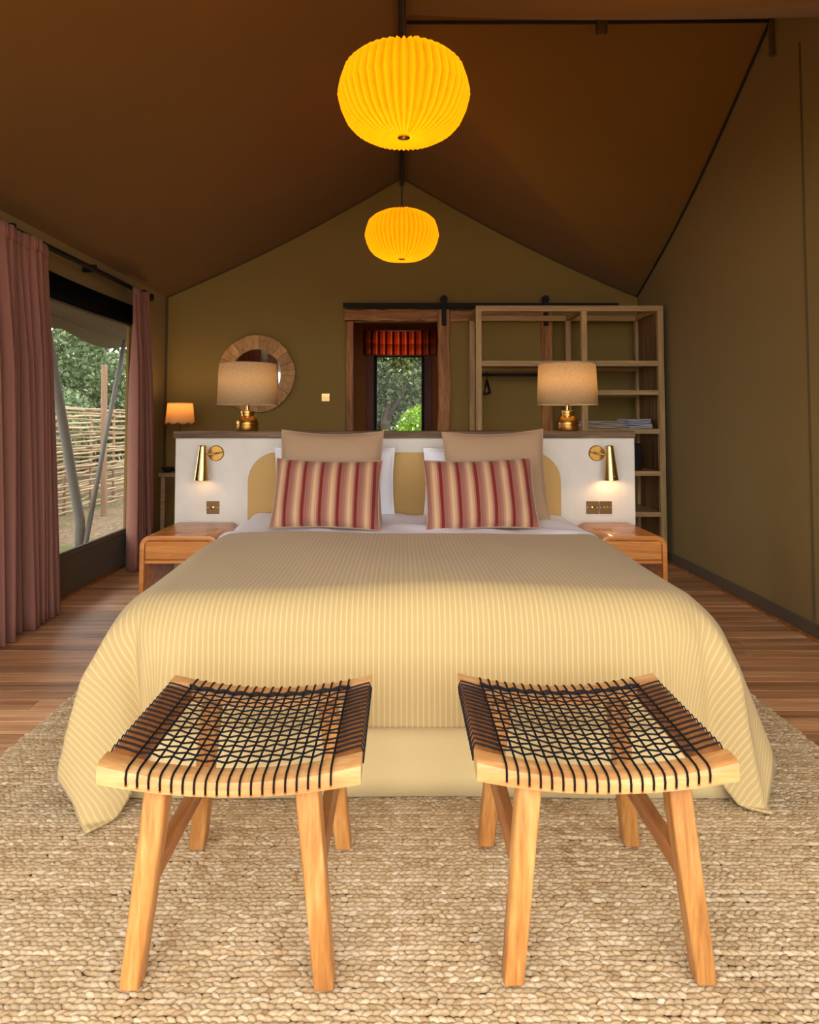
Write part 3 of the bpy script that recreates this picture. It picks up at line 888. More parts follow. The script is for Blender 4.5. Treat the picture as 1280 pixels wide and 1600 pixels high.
fl = {-1: [(0.62, 0.30, 0.085, 1.5), (1.12, 0.10, -0.04, 0.6), (1.36, 0.12, 0.02, 1.0)], 1: [(0.34, 0.32, 0.13, 1.0), (1.0, 0.10, -0.02, 0.6)], 'turn': {-1: 0.46, 1: 0.06}, 'front': [(-0.72, 0.05, 0.018), (-0.6, 0.05, -0.012), (0.75, 0.06, 0.012)]}
mb, UV = drape(0.955, 2.075, 0.598, 0.20, 0.13, 0.27, 0.232, 1.16, 'bedspread', 'spread', fl)
bs = obj('bedspread', mb, 'spread', smooth=True, at=(BC, 2.6, BT), recalc=False, solid=0.007)
uvset(bs, UV)
tag(bs, 'ochre finely striped bedspread draped over the foot of the bed', 'bedspread')

# white duvet between bedspread and pillows
fl2 = {-1: [], 1: [], 'front': []}
def sheet_pt(u, v):
    s = (u * 2 - 1); y = 3.0 + 1.02 * v
    a = 0.94; S_ = 1.2 * s
    if abs(S_) < a - 0.09: x = S_; z = 0.0
    else:
        q = abs(S_) - (a - 0.09); sg = 1 if S_ > 0 else -1
        if q < 0.09 * PI / 2: x = sg * (a - 0.09 + 0.09 * math.sin(q / 0.09)); z = -0.09 * (1 - math.cos(q / 0.09))
        else: x = sg * (a + 0.01); z = -0.09 - (q - 0.09 * PI / 2)
    zz = 0.592 + z + 0.013 * math.sin(x * 7 + y * 11) * math.sin(y * 6 - x * 3) + 0.005 * math.sin(x * 23 + 3 * math.sin(y * 9))
    if y < 3.32: zz -= 0.028 * min(1, (3.32 - y) / 0.06); x *= 0.985
    return (BC + x, y, zz)
o = obj('duvet', MB().grid(sheet_pt, 110, 50), 'sheet', smooth=True, at=(BC, 3.5, BT), solid=0.012)
tag(o, 'crumpled white duvet cover showing above the ochre bedspread', 'duvet')

def pillow(name, w, h, th, mat, label, cat, loc, lean, yaw=0, roll=0, group=None, seed=0, pinch=0.07, uv=False, piping=None):
    r = random.Random(seed); nu, nv = 36, 28
    p1, p2, p3 = [r.uniform(0, 6) for _ in range(3)]
    mb = MB(); uvs = []
    rows = []
    for side in (1, -1):
        for j in range(nv + 1):
            for i in range(nu + 1):
                u = -1 + 2 * i / nu; v = -1 + 2 * j / nv
                x = u * w / 2 * (1 - pinch * (1 - v * v) * abs(u) ** 2 * 0.6)
                z = v * h / 2 * (1 - pinch * (1 - u * u) * abs(v) ** 2)
                prof = max(0, (1 - abs(u) ** 2.6)) ** 0.55 * max(0, (1 - abs(v) ** 2.6)) ** 0.55
                t = th / 2 * prof
                t += 0.006 * prof * math.sin(4 * u + p1 + 2 * v) * math.sin(3 * v + p2) 
                e = max(abs(u), abs(v))
                t += 0.007 * (e > .5) * prof * math.sin(17 * (u + v) + p3) * (e - .5)
                rows.append((x, -side * t, z + h / 2)); uvs.append((x, z))
    W = nu + 1; N = W * (nv + 1)
    fs = []
    for sidx in range(2):
        for j in range(nv):
            for i in range(nu):
                q = sidx * N + j * W + i
                f = (q, q + 1, q + W + 1, q + W)
                fs.append(f if sidx == 0 else f[::-1])
    Rm = Matrix.Translation(Vector(loc)) @ Matrix.Rotation(yaw, 4, 'Z') @ Matrix.Rotation(-lean, 4, 'X') @ Matrix.Rotation(roll, 4, 'Y')
    vs = [tuple(Rm @ Vector(p)) for p in rows]
    mb.v = vs; mb.f = fs
    root = thing(name, loc, label, cat, group)
    o = obj('cover', mb, mat, root, smooth=True, recalc=False)
    if uv: uvset(o, uvs)
    # seam all round
    per = []
    for k in range(73):
        q = k / 72 * 4; sidx = int(q) % 4; f = q - int(q)
        u, v = [(-1 + 2 * f, -1), (1, -1 + 2 * f), (1 - 2 * f, 1), (-1, 1 - 2 * f)][sidx]
        x = u * w / 2 * (1 - pinch * (1 - v * v) * abs(u) ** 2 * 0.6); z = v * h / 2 * (1 - pinch * (1 - u * u) * abs(v) ** 2)
        per.append(tuple(Rm @ Vector((x, 0, z + h / 2))))
    obj('seam', MB().tube(per, 0.0035, 6, cap=False), piping or mat, root, smooth=True)
    return root
pillow('pillow', 0.69, 0.39, 0.17, 'white_pillow', 'white pillow behind the left taupe pillow', 'pillow', (-0.385, 3.915, 0.595), 0.06, seed=1, group='white pillows')
pillow('pillow', 0.69, 0.39, 0.17, 'white_pillow', 'white pillow behind the right taupe pillow', 'pillow', (0.47, 3.915, 0.595), 0.06, seed=2, group='white pillows')
pillow('pillow', 0.565, 0.50, 0.14, 'taupe', 'taupe square pillow propped behind the left striped cushion', 'pillow', (-0.390, 3.67, 0.60), 0.22, 0, 0.015, seed=3, group='taupe pillows', pinch=0.10)
pillow('pillow', 0.56, 0.50, 0.14, 'taupe', 'taupe square pillow propped behind the right striped cushion', 'pillow', (0.515, 3.67, 0.60), 0.22, 0, -0.03, seed=4, group='taupe pillows', pinch=0.10)
pillow('cushion', 0.55, 0.37, 0.15, 'cushion', 'left rectangular cushion with red, mauve and beige stripes', 'cushion', (-0.385, 3.42, 0.602), 0.42, 0.0, 0.025, seed=5, uv=True, group='striped cushions', pinch=0.075, piping='taupe')
pillow('cushion', 0.565, 0.375, 0.15, 'cushion', 'right rectangular cushion with red, mauve and beige stripes', 'cushion', (0.405, 3.41, 0.600), 0.42, 0.02, -0.03, seed=6, uv=True, group='striped cushions', pinch=0.075, piping='taupe')

# ------------------------------------------------------------------ headboard
HX0, HX1, HY = -1.34, 1.378, 4.05
hb = thing('headboard', (0.02, 4.13, 0), 'white plastered headboard partition with wooden ledge and ochre arch', 'headboard')
box('partition', (HX0, HY, 0.0), (HX1, HY + 0.15, 1.04), 'plaster', hb, 0.006)
obj('ledge', rough_beam((HX0 - 0.008, HY - 0.02, 1.04), (HX1 - 0.0, HY + 0.17, 1.08), 0, 21, 0.0015), 'ledge', hb, bevel=0.004)
ax0, ax1, az, ar = -0.905, 0.935, 0.955, 0.17
poly = [(ax0, 0.3), (ax1, 0.3)]
poly += [(ax1 - ar + ar * math.cos(a), az - ar + ar * math.sin(a)) for a in np.linspace(0, PI / 2, 12)]
poly += [(ax0 + ar + ar * math.cos(a), az - ar + ar * math.sin(a)) for a in np.linspace(PI / 2, PI, 12)]
obj('arch_panel', MB().prism(poly, 1, HY - 0.022, HY), 'arch', hb, bevel=0.008, seg=3, smooth=30, label='ochre upholstered panel with rounded top corners')

def wall_lamp(xp, xc, side, label, power):
    zp = 0.95
    t = thing('wall_lamp', (xp, HY, zp), label, 'wall lamp', 'brass reading lamps on the headboard')
    pl = MB().lathe([(0, 0), (0.046, 0), (0.046, 0.008), (0.042, 0.012), (0, 0.012)], (0, 0, 0), 32)
    pl.v = [(xp + x, HY - z, zp + y) for x, y, z in pl.v]
    obj('backplate', pl, 'brass_aged', t, smooth=30)
    yc = HY - 0.075
    obj('arm', MB().tube([(xp - side * 0.045, HY - 0.02, zp + 0.008), (xp, HY - 0.05, zp), (xc, yc, zp - 0.01)], 0.0045, 8), 'brass', t, smooth=True)
    sh = obj('shade', MB().lathe([(0.0, 0.2), (0.018, 0.2), (0.022, 0.195), (0.043, 0.006), (0.0445, 0.0), (0.042, 0.0), (0.02, 0.19), (0.0, 0.192)], (xc, yc, 0.798), 36), 'brass', t, smooth=30)
    sh.data.transform(Matrix.Translation(Vector((xc - xp, yc - HY, 0.998 - zp))) @ Matrix.Rotation(-side * 0.03, 4, 'Y') @ Matrix.Translation(-Vector((xc - xp, yc - HY, 0.998 - zp))))
    for a in np.linspace(-2.6, -0.5, 4):
        obj('rim_hole', MB().lathe([(0, -0.003), (0.003, 0), (0, 0.003)], (xc + 0.0435 * math.cos(a), yc + 0.0435 * math.sin(a), 0.822), 6), 'plaster', sh)
    obj('bulb', MB().lathe([(0, -0.02), (0.014, -0.014), (0.018, 0), (0.012, 0.02), (0.01, 0.04), (0, 0.04)], (xc, yc, 0.85), 14), 'plaster', t, smooth=True)
    light('wall_lamp_light', (xc, yc, 0.815), power, (1.0, 0.62, 0.28), 0.012, t)
wall_lamp(-1.097, -1.155, -1, 'brass cone reading lamp at the left end of the headboard', 0.12)
wall_lamp(1.15, 1.205, 1, 'brass cone reading lamp at the right end of the headboard', 0.4)

def switch(x, y, z, label, s=0.037, knob=True, mat='brass_plate', face='front'):
    t = thing('switch_plate', (x, y, z), label, 'switch')
    box('plate', (x - s, y - 0.006, z - s), (x + s, y, z + s), mat, t, 0.002)
    if knob:
        o = MB().lathe([(0.0, 0.010), (0.006, 0.010), (0.010, 0.008), (0.0105, 0), (0, 0)], (0, 0, 0), 18); o.v = [(x + a, y - 0.006 - c, z + b) for a, b, c in o.v]
        obj('dimmer_knob', o, 'brass', t, smooth=30)
    else:
        for dx in (-0.009, 0.009): box('rocker', (x + dx - 0.006, y - 0.011, z - 0.004), (x + dx + 0.006, y - 0.006, z + 0.010), 'brass', t, 0.001)
    for dx in (-0.029, 0.029):
        o = MB().lathe([(0, 0.0015), (0.003, 0.001), (0.003, 0), (0, 0)], (0, 0, 0), 8); o.v = [(x + a + dx, y - 0.006 - c, z + b) for a, b, c in o.v]
        obj('screw', o, 'brass', t)
switch(-1.112, HY, 0.631, 'square brass switch plate on the left of the headboard')
switch(1.123, HY, 0.631, 'brass dimmer plate, inner one of the right pair on the headboard')
switch(1.200, HY, 0.631, 'brass rocker plate, outer one of the right pair on the headboard', knob=False)
switch(-0.697, YB, 1.353, 'small brass light switch on the back wall beside the doorway', knob=False, mat='brass')

def table_lamp(x, y, z, label, power):
    t = thing('table_lamp', (x, y, z), label, 'table lamp', 'linen shaded lamps on the headboard ledge')
    obj('base', MB().lathe([(0, 0), (0.064, 0), (0.066, 0.004), (0.066, 0.030), (0.063, 0.033), (0.063, 0.037), (0.067, 0.040), (0.067, 0.046), (0.062, 0.062), (0.050, 0.078), (0.042, 0.086), (0.038, 0.089), (0.038, 0.100), (0.041, 0.103), (0.041, 0.118), (0.036, 0.121), (0.0, 0.121)], (x, y, z), 44), 'brass_aged', t, smooth=30)
    obj('stem', MB().tube([(x, y, z + 0.12), (x, y, z + 0.20)], 0.010, 12), 'brass', t, smooth=40)
    sh = obj('lamp_shade', MB().lathe([(0.180, 0.156), (0.170, 0.402)], (x, y, z), 56), 'linen', t, smooth=True, solid=0.002)
    for r_, z_ in ((0.180, 0.157), (0.170, 0.401)):
        pts = [(x + r_ * math.cos(a), y + r_ * math.sin(a), z + z_) for a in np.linspace(0, 2 * PI, 57)]
        obj('rim', MB().tube(pts, 0.0035, 6, cap=False), 'linen', sh, smooth=True)
    obj('bulb', MB().lathe([(0.012, 0.19), (0.014, 0.215), (0.028, 0.245), (0.03, 0.265), (0.02, 0.29), (0, 0.298)], (x, y, z), 16), 'plaster', t, smooth=True)
    light('table_lamp_light', (x, y, z + 0.33), power, (1.0, 0.74, 0.45), 0.035, t)
table_lamp(-0.933, 4.13, 1.082, 'brass lamp with linen drum shade on the ledge in front of the mirror', 1.3)
table_lamp(1.001, 4.13, 1.082, 'brass lamp with linen drum shade on the ledge in front of the shelves', 2.1)

# ------------------------------------------------------------------ nightstands
def nightstand(x0, x1, label, inner_left):
    y0, y1, zt, th, R_ = 3.55, 4.03, 0.548, 0.024, 0.055
    t = thing('nightstand', ((x0 + x1) / 2, (y0 + y1) / 2, 0), label, 'nightstand', 'waterfall nightstands beside the bed')
    def arc(cx, cz, r, a0, a1, n=8): return [(cx + r * math.cos(a), cz + r * math.sin(a)) for a in np.linspace(a0, a1, n)]
    outer = [(x1, 0.0)] + arc(x1 - R_, zt - R_, R_, 0, PI / 2) + arc(x0 + R_, zt - R_, R_, PI / 2, PI) + [(x0, 0.0)]
    ri = R_ - th
    inner = [(x0 + th, 0.0)] + arc(x0 + R_, zt - R_, ri, PI, PI / 2) + arc(x1 - R_, zt - R_, ri, PI / 2, 0) + [(x1 - th, 0.0)]
    n = len(outer); mb = MB()
    pts = outer + inner[::-1]
    vs = [(p[0], y0, p[1]) for p in pts] + [(p[0], y1, p[1]) for p in pts]
    fs = []
    N = 2 * n
    for i in range(n - 1):
        a, b, c, d = i, i + 1, n + i + 1, n + i
        fs += [(a, b, c, d), (a + N, d + N, c + N, b + N), (a, a + N, b + N, b), (d, c, c + N, d + N)]
    fs += [(0, n, n + N, N), (n - 1, n - 1 + N, 2 * n - 1 + N, 2 * n - 1)]
    mb.add(vs, fs)
    obj('carcass', mb, 'oak', t, smooth=35, bevel=0.003)
    box('drawer_box', (x0 + th, y0 + 0.03, 0.40), (x1 - th, y1, zt - th), 'oak', t, 0.0)
    d = box('drawer', (x0 + th + 0.003, y0 + 0.006, 0.425), (x1 - th - 0.003, y0 + 0.03, zt - th - 0.004), 'oak', t, 0.004)
    box('apron', (x0 + th, y0 + 0.01, 0.405), (x1 - th, y0 + 0.03, 0.421), 'oak', t, 0.002)
    box('top_inlay', (x0 + 0.07, y0 + 0.0005, zt), (x1 - 0.07, y0 + 0.06, zt + 0.0008), 'oak', t, 0)
nightstand(-1.352, -0.945, 'honey wood nightstand with rounded corners left of the bed', True)
nightstand(1.02, 1.368, 'honey wood nightstand with rounded corners right of the bed', False)

# ------------------------------------------------------------------ pendants
def pendant(x, y, zc, label, power):
    t = thing('pendant_lamp', (x, y, zc), label, 'pendant lamp', 'yellow pleated paper pendants')
    prof = [(0.018, -0.146), (0.04, -0.152), (0.075, -0.156), (0.125, -0.145), (0.170, -0.118), (0.196, -0.088), (0.215, -0.045), (0.228, 0.0), (0.217, 0.045), (0.199, 0.09), (0.168, 0.120), (0.12, 0.146), (0.07, 0.158), (0.04, 0.160)]
    N = 46
    amp = [0.0, .002, .004, .007, .009, .010, .010, .009, .011, .014, .012, .008, .004, 0]
    def fn(u, v):
        k = v * (len(prof) - 1); i = min(len(prof) - 2, int(k + 1e-6)); f = k - i
        r = prof[i][0] * (1 - f) + prof[i + 1][0] * f; z = prof[i][1] * (1 - f) + prof[i + 1][1] * f
        A = amp[i] * (1 - f) + amp[i + 1] * f
        q = int(round(u * N * 2))
        r += A * (1 if q % 2 else -1)
        a = 2 * PI * u
        return (x + r * math.cos(a), y + r * math.sin(a), zc + z)
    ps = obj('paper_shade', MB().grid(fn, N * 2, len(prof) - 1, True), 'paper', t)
    ca = ps.data.attributes.new('crease_shade', 'FLOAT', 'POINT')
    ca.data.foreach_set('value', np.array([0.0 if (i % (2 * N)) % 2 else 1.0 for i in range(len(ps.data.vertices))], dtype=np.float32))  # valley vertices take the painted fold shading, ridges none
    seam = [(x + (r + .012) * math.cos(-1.30), y + (r + .012) * math.sin(-1.30), zc + z) for r, z in prof[1:-1]]
    obj('shade_seam', MB().tube(seam, 0.0018, 5), 'paper', t)
    obj('bottom_ring', MB().lathe([(0.006, -0.150), (0.022, -0.152), (0.022, -0.146), (0.006, -0.146), (0.006, -0.150)], (x, y, zc), 24), 'brass', t, smooth=30)
    obj('top_ring', MB().lathe([(0.006, 0.158), (0.044, 0.158), (0.044, 0.163), (0.006, 0.163), (0.006, 0.158)], (x, y, zc), 24), 'black_metal', t, smooth=30)
    obj('cord', MB().tube([(x, y, zc + 0.06), (x, y, RIDGE - 0.0955)], 0.0045, 8), 'black_metal', t, smooth=True)
    obj('lamp_holder', MB().lathe([(0, 0.08), (0.018, 0.08), (0.02, 0.03), (0, 0.03)], (x, y, zc), 14), 'black_metal', t, smooth=30)
    obj('bulb', MB().lathe([(0.0, -0.06), (0.024, -0.045), (0.032, -0.02), (0.024, 0.01), (0.014, 0.03), (0, 0.03)], (x, y, zc), 16), 'plaster', t, smooth=True)
    light('pendant_light', (x, y, zc - 0.005), power, (1.0, 0.66, 0.27), 0.06, t)
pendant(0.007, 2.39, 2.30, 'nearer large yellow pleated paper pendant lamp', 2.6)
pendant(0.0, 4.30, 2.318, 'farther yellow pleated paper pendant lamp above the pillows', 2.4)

# ------------------------------------------------------------------ mirror
mx, mz, my = -1.327, 1.567, YB - 0.012
mr = thing('round_mirror', (mx, my, mz), 'round mirror with a pieced wooden frame on the back wall', 'mirror')
disc = MB().lathe([(0, 0), (0.235, 0)], (0, 0, 0), 48); disc.v = [(mx + a, my - 0.012, mz + b) for a, b, c in disc.v]
obj('glass', disc, 'mirror', mr)
disc = MB().lathe([(0, 0), (0.34, 0), (0.34, 0.01), (0, 0.01)], (0, 0, 0), 48); disc.v = [(mx + a, my + 0.008 - c, mz + b) for a, b, c in disc.v]
obj('backing', disc, 'dark_wood', mr)
ang = 0.1; r_ = random.Random(3); cuts = []
while ang < 0.1 + 2 * PI - 0.12: cuts.append(ang); ang += r_.uniform(0.2, 0.36)
cuts.append(0.1 + 2 * PI)
for a0, a1 in zip(cuts[:-1], cuts[1:]):
    k = 4; g = 0.003; aa = np.linspace(a0 + g, a1 - g, k)
    ro, ri = 0.352 + r_.uniform(-.003, .003), 0.226
    poly = [(mx + ro * math.cos(a), mz + ro * math.sin(a)) for a in aa] + [(mx + ri * math.cos(a), mz + ri * math.sin(a)) for a in aa[::-1]]
    obj('frame_segment', MB().prism(poly, 1, my - 0.03 - r_.uniform(0, .003), my - 0.002), 'mirror_wood', mr, bevel=0.0015, seg=1)

# ------------------------------------------------------------------ open shelf unit
SX0, SX1, SM, SY0, SY1 = 0.60, 2.12, 1.478, 5.5, 6.08
sh = thing('open_wardrobe', ((SX0 + SX1) / 2, 5.8, 0), 'open pale wooden wardrobe shelving frame beside the right wall', 'shelf')
pw = 0.046
TOP = 2.072
for (x, w_) in ((SX0, pw), (SM - pw / 2, pw), (SX1 - pw, pw)):
    for y in (SY0, SY1 - pw):
        box('post', (x, y, 0), (x + w_, y + pw, TOP), 'shelf_wood', sh, 0.003)
for y in (SY0 - 0.002, SY1 - pw + 0.002):
    box('top_rail', (SX0, y, TOP - 0.045), (SX1, y + pw, TOP + 0.002), 'shelf_wood_x', sh, 0.003)
for x in (SX0 + 0.001, SM - pw / 2 + 0.001, SX1 - pw + 0.001):
    box('side_rail', (x, SY0 + pw, TOP - 0.045), (x + pw - 0.002, SY1 - pw, TOP), 'shelf_wood', sh, 0.003)
def shelf_board(x0, x1, z1, thick=0.045):
    box('front_rail', (x0, SY0 + 0.002, z1 - thick), (x1, SY0 + 0.03, z1), 'shelf_wood_x', sh, 0.003)
    box('back_rail', (x0, SY1 - 0.035, z1 - thick), (x1, SY1 - 0.005, z1), 'shelf_wood_x', sh, 0.003)
    n = 4; d = (SY1 - 0.04 - SY0 - 0.035) / n
    for k in range(n):
        box('shelf_board', (x0, SY0 + 0.033 + k * d, z1 - 0.02), (x1, SY0 + 0.033 + (k + 1) * d - 0.004, z1 - 0.001), 'shelf_wood_x', sh, 0.001)
shelf_board(SX0 + pw, SM - pw / 2, 1.626); shelf_board(SM + pw / 2, SX1 - pw, 1.626)
for z in (1.388, 1.075, 0.738, 0.412): shelf_board(SM + pw / 2, SX1 - pw, z, 0.04)
shelf_board(SX0 + pw, SX1 - pw, 0.12, 0.05)
for k in range(4):
    d = (SY1 - SY0 - 2 * pw) / 4
    box('side_board', (SX1 - 0.022, SY0 + pw + k * d + 0.002, 0.12), (SX1 - 0.004, SY0 + pw + (k + 1) * d - 0.002, TOP - 0.045), 'side_board', sh, 0.002)
obj('hanging_rail', MB().tube([(SX0 + 0.03, 5.78, 1.53), (SM, 5.78, 1.53)], 0.014, 10), 'black_metal', sh, smooth=True)
hg = thing('clothes_hanger', (0.72, 5.78, 1.53), 'black clothes hanger at the left end of the hanging rail', 'hanger')
obj('hook', MB().tube([(0.72, 5.78 + 0.022 * math.cos(a), 1.53 + 0.022 * math.sin(a)) for a in np.linspace(-0.6, PI, 10)] + [(0.72, 5.758, 1.50), (0.72, 5.78, 1.48)], 0.0035, 6), 'black_metal', hg, smooth=True)
obj('shoulders', MB().tube([(0.72, 5.58, 1.37), (0.72, 5.70, 1.44), (0.72, 5.78, 1.48), (0.72, 5.86, 1.44), (0.72, 5.98, 1.37), (0.72, 5.78, 1.37), (0.72, 5.58, 1.37)], 0.011, 8), 'black_metal', hg, smooth=True)

def towel(x0, x1, y0, y1, z, h, mat, label, seed, group):
    r = random.Random(seed); t = thing('folded_towel', ((x0 + x1) / 2, (y0 + y1) / 2, z), label, 'towel', group)
    n = 3
    for k in range(n):
        za = z + h * k / n; zb = z + h * (k + 1) / n - 0.001
        j = r.uniform(-.008, .008); p = r.uniform(0, 6)
        def fn(u, v, za=za, zb=zb, j=j, p=p):
            a = 2 * PI * u; ca, sa = math.cos(a), math.sin(a)
            yy = (y0 + y1) / 2 + (y1 - y0) / 2 * abs(ca) ** 0.35 * (1 if ca > 0 else -1) + j
            zz = (za + zb) / 2 + (zb - za) / 2 * abs(sa) ** 0.6 * (1 if sa > 0 else -1)
            e = 1 - 0.0 * v
            return (x0 + (x1 - x0) * v, yy + .003 * math.sin(9 * v + p), zz + 0.003 * math.sin(6 * v + p))
        mb = MB().grid(lambda u, v: fn(u, v), 20, 12, True)
        mb.f += [tuple(range(20))[::-1], tuple(range(20 * 12, 20 * 13))]
        obj('fold', mb, mat, t, smooth=50)
TGp = 'folded towels on the wardrobe shelf'
towel(1.515, 1.83, 5.56, 5.9, 1.0755, 0.033, 'towel', 'lower cream folded towel in the left pile on the shelf', 1, TGp)
towel(1.53, 1.815, 5.57, 5.9, 1.1095, 0.03, 'towel', 'upper cream folded towel in the left pile on the shelf', 2, TGp)
towel(1.845, 2.04, 5.56, 5.88, 1.0755, 0.042, 'towel_blue', 'lower pale blue folded towel in the right pile on the shelf', 3, TGp)
towel(1.85, 2.03, 5.57, 5.88, 1.1185, 0.035, 'towel_blue', 'upper pale blue folded towel in the right pile on the shelf', 4, TGp)
sf = thing('safe_box', (1.8, 5.75, 0.74), 'black safe box on the lower right wardrobe shelf', 'safe')
box('body', (1.60, 5.58, 0.7385), (1.955, 5.95, 0.955), 'black_metal', sf, 0.006)
box('safe_door', (1.61, 5.574, 0.75), (1.945, 5.58, 0.945), 'black_metal', sf, 0.003)

# ------------------------------------------------------------------ desk with small lamp, back left
dk = thing('side_desk', (-1.75, 5.75, 0), 'narrow rustic wooden desk behind the left end of the headboard', 'desk')
box('desk_top', (-1.955, 5.50, 0.69), (-1.35, 5.98, 0.725), 'desk_wood', dk, 0.004)
for (x, y) in ((-1.94, 5.52), (-1.94, 5.93), (-1.40, 5.52), (-1.40, 5.93)):
    box('leg', (x, y, 0), (x + 0.035, y + 0.035, 0.69), 'desk_wood', dk, 0.003)
box('back_panel', (-1.92, 5.95, 0.25), (-1.38, 5.965, 0.69), 'dark_wood', dk, 0.002)
box('low_shelf', (-1.92, 5.53, 0.22), (-1.38, 5.95, 0.245), 'desk_wood', dk, 0.003)
sl = thing('desk_lamp', (-1.85, 5.70, 0.725), 'small glowing desk lamp with scalloped shade near the left corner', 'lamp')
obj('foot', MB().lathe([(0, 0), (0.05, 0), (0.05, 0.012), (0.02, 0.02), (0, 0.02)], (-1.85, 5.70, 0.725), 28), 'black_metal', sl, smooth=30)
obj('stem', MB().tube([(-1.85, 5.70, 0.74), (-1.85, 5.70, 1.16)], 0.007, 10), 'black_metal', sl, smooth=True)
obj('lamp_shade', MB().grid(lambda u, v: (-1.85 + (0.117 - 0.017 * v) * math.cos(2 * PI * u), 5.70 + (0.117 - 0.017 * v) * math.sin(2 * PI * u), 1.122 + 0.165 * v - (0.014 * abs(math.sin(9 * PI * u)) * (1 - v) ** 8)), 144, 10, True), 'rattan', sl, smooth=True, solid=0.002)
obj('trim_band', MB().tube([(-1.85 + 0.1185 * math.cos(a), 5.70 + 0.1185 * math.sin(a), 1.122 - 0.014 * abs(math.sin(4.5 * a))) for a in np.linspace(0, 2 * PI, 145)], 0.003, 5, cap=False), 'dark_wood', sl)
obj('bulb', MB().lathe([(0.012, 0), (0.024, 0.03), (0.028, 0.05), (0.018, 0.075), (0, 0.082)], (-1.85, 5.70, 1.16), 14), 'plaster', sl, smooth=True)
light('desk_lamp_light', (-1.85, 5.70, 1.262), 2.4, (1.0, 0.66, 0.3), 0.03, sl)
cb = thing('trinket_dish', (-1.895, 5.555, 0.725), 'small dark dish lying on the desk beside the lamp', 'dish')
obj('bowl', MB().lathe([(0, 0), (0.03, 0), (0.045, 0.02), (0.05, 0.04), (0.046, 0.04), (0.04, 0.02), (0, 0.006)], (-1.895, 5.555, 0.7255), 24), 'black_metal', cb, smooth=30)

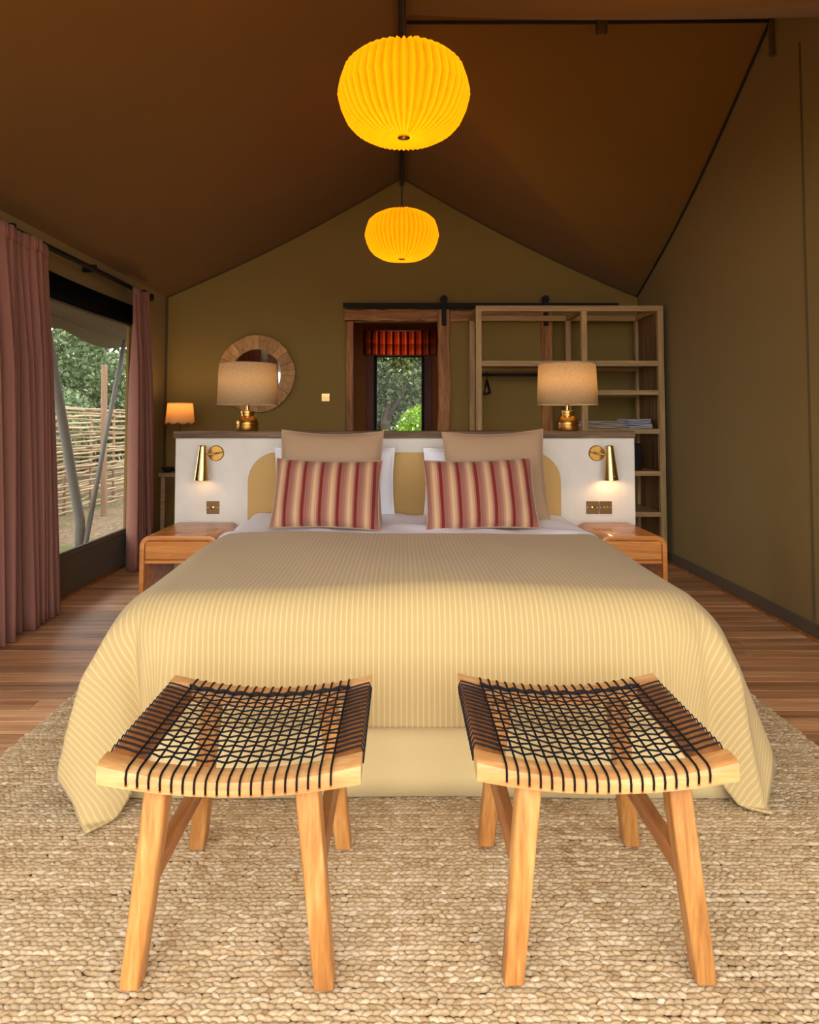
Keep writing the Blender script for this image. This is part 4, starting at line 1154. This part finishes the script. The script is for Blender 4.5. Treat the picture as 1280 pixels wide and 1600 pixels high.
# ------------------------------------------------------------------ stools
def build_stool(cx, cy, label):
    t = thing('woven_stool', (cx, cy, 0), label, 'stool', 'pair of corded wooden stools at the foot of the bed')
    W2, D2 = 0.265, 0.243
    def zt(x): return 0.456 - 0.034 * (1 - (x / W2) ** 2)
    def rail(y0, y1):
        n = 20; vs = []; fs = []
        for k in range(n + 1):
            x = -W2 + 2 * W2 * k / n; z = zt(x)
            zb = z - 0.040 + 0.008 * (1 - (x / W2) ** 2)
            # rounded top edge section
            ring = [(y0, zb), (y1, zb), (y1, z - 0.008), (y1 - 0.006, z), (y0 + 0.012, z), (y0 + 0.003, z - 0.005), (y0, z - 0.012)] 
            vs += [(cx + x, cy + a, b) for a, b in ring]
        m = 7
        for k in range(n):
            for i in range(m): fs.append((k * m + i, k * m + (i + 1) % m, (k + 1) * m + (i + 1) % m, (k + 1) * m + i))
        fs += [tuple(range(m))[::-1], tuple(n * m + i for i in range(m))]
        return MB().add(vs, fs)
    obj('front_rail', rail(-D2, -D2 + 0.058), 'stool_rail', t, smooth=30)
    obj('back_rail', rail(D2 - 0.058, D2), 'stool_rail', t, smooth=30)
    for sg in (-1, 1):
        xa, xb = sg * (W2 - 0.062), sg * (W2 - 0.002)
        x0, x1 = min(xa, xb), max(xa, xb)
        za, zb_ = zt(x0) - 0.004, zt(x1) - 0.004
        mb = MB().prism([(cx + x0, za - 0.034), (cx + x1, zb_ - 0.034), (cx + x1, zb_), (cx + x0, za)], 1, cy - D2 + 0.058, cy + D2 - 0.058)
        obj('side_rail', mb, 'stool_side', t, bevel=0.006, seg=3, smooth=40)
    for sx in (-1, 1):
        for sy in (-1, 1):
            top = Vector((cx + sx * 0.152, cy + sy * 0.195, 0.405)); ft = Vector((cx + sx * 0.193, cy + sy * 0.222, 0.0155))
            vs = []
            for p, hx, hy in ((ft, 0.0205, 0.022), (top, 0.0245, 0.026)):
                vs += [(p.x - hx, p.y - hy, p.z), (p.x + hx, p.y - hy, p.z), (p.x + hx, p.y + hy, p.z), (p.x - hx, p.y + hy, p.z)]
            obj('leg', MB().add(vs, [(3, 2, 1, 0), (4, 5, 6, 7), (0, 1, 5, 4), (1, 2, 6, 5), (2, 3, 7, 6), (3, 0, 4, 7)]), 'stool_wood', t, bevel=0.006, seg=3, smooth=40)
        xs = cx + sx * 0.172
        mb = MB().prism([(xs - 0.013, 0.185), (xs + 0.013, 0.185), (xs + 0.009, 0.235), (xs - 0.017, 0.235)] if sx > 0 else [(xs - 0.013, 0.185), (xs + 0.013, 0.185), (xs + 0.017, 0.235), (xs - 0.009, 0.235)], 1, cy - 0.205, cy + 0.205)
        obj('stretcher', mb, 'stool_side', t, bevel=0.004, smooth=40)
    # warp cords front to back
    nw = 19
    wx = [-0.205 + 0.41 * k / (nw - 1) for k in range(nw)]
    for x in wx:
        z = zt(x) + 0.003
        pts = [(x, -D2 - 0.0005, z - 0.030), (x, -D2 - 0.0025, z - 0.016), (x, -D2 + 0.002, z - 0.004), (x, -D2 + 0.014, z), (x, -0.1, z + .0005), (x, 0.1, z + .0005), (x, D2 - 0.014, z), (x, D2 - 0.002, z - 0.004), (x, D2 + 0.0025, z - 0.014), (x, D2 + 0.0005, z - 0.028)]
        obj('warp_cord', MB().tube([(cx + a, cy + b, c) for a, b, c in pts], 0.0023, 6), 'cord', t, smooth=True)
    for x in wx:
        o = MB().lathe([(0, 0.0012), (0.003, 0.001), (0.0036, 0), (0, 0)], (0, 0, 0), 8); zz = zt(x) - 0.029
        o.v = [(cx + x + a, cy - D2 - c, zz + b) for a, b, c in o.v]
        obj('cord_hole', o, 'stool_side', t)
    # weft cords with a zigzag between the warps
    nf = 16
    for k in range(nf):
        y = -0.170 + 0.345 * k / (nf - 1)
        pts = []
        yo = y + 0.004
        for sg in (-1,):
            pts += [(sg * (W2 + 0.000), yo, zt(W2) - 0.036), (sg * (W2 + 0.0025), yo, zt(W2) - 0.014), (sg * (W2 - 0.004), yo, zt(W2) + 0.001), (sg * (W2 - 0.03), yo, zt(W2 - 0.03) + 0.0015), (sg * (W2 - 0.058), y, zt(W2 - 0.058) + 0.0005)]
        for i, x in enumerate(wx):
            if i in (0, nw - 1): continue
            zz = 0.0034 if (i + k) % 2 else 0.0008
            dy = (0.0022 if (i + k) % 2 else -0.0022) + 0.0012 * math.sin(i * 2.3 + k * 1.7)
            pts.append((x, y + dy, zt(x) + zz))
        m = [(-a, b, c) for a, b, c in pts[:5]][::-1]
        pts += m
        obj('weft_cord', MB().tube([(cx + a, cy + b, c) for a, b, c in pts], 0.0021, 6), 'cord2', t, smooth=True)
    # back binding where the cords are knotted together
    pts = []
    for i in range(39):
        x = -0.21 + 0.42 * i / 38
        pts.append((cx + x, cy + 0.183 + 0.003 * math.sin(i * 1.6), zt(x) + 0.004 + 0.002 * math.cos(i * 1.6)))
    obj('binding_cord', MB().tube(pts, 0.0036, 6), 'cord2', t, smooth=True)
    return t
s1 = build_stool(-0.347, 1.643, 'corded wooden stool on the left, nearer the window curtains')
s2 = copy_tree(s1)
s2.location = (0.417, 1.655, 0); s2['label'] = 'corded wooden stool on the right, nearer the plain canvas wall'
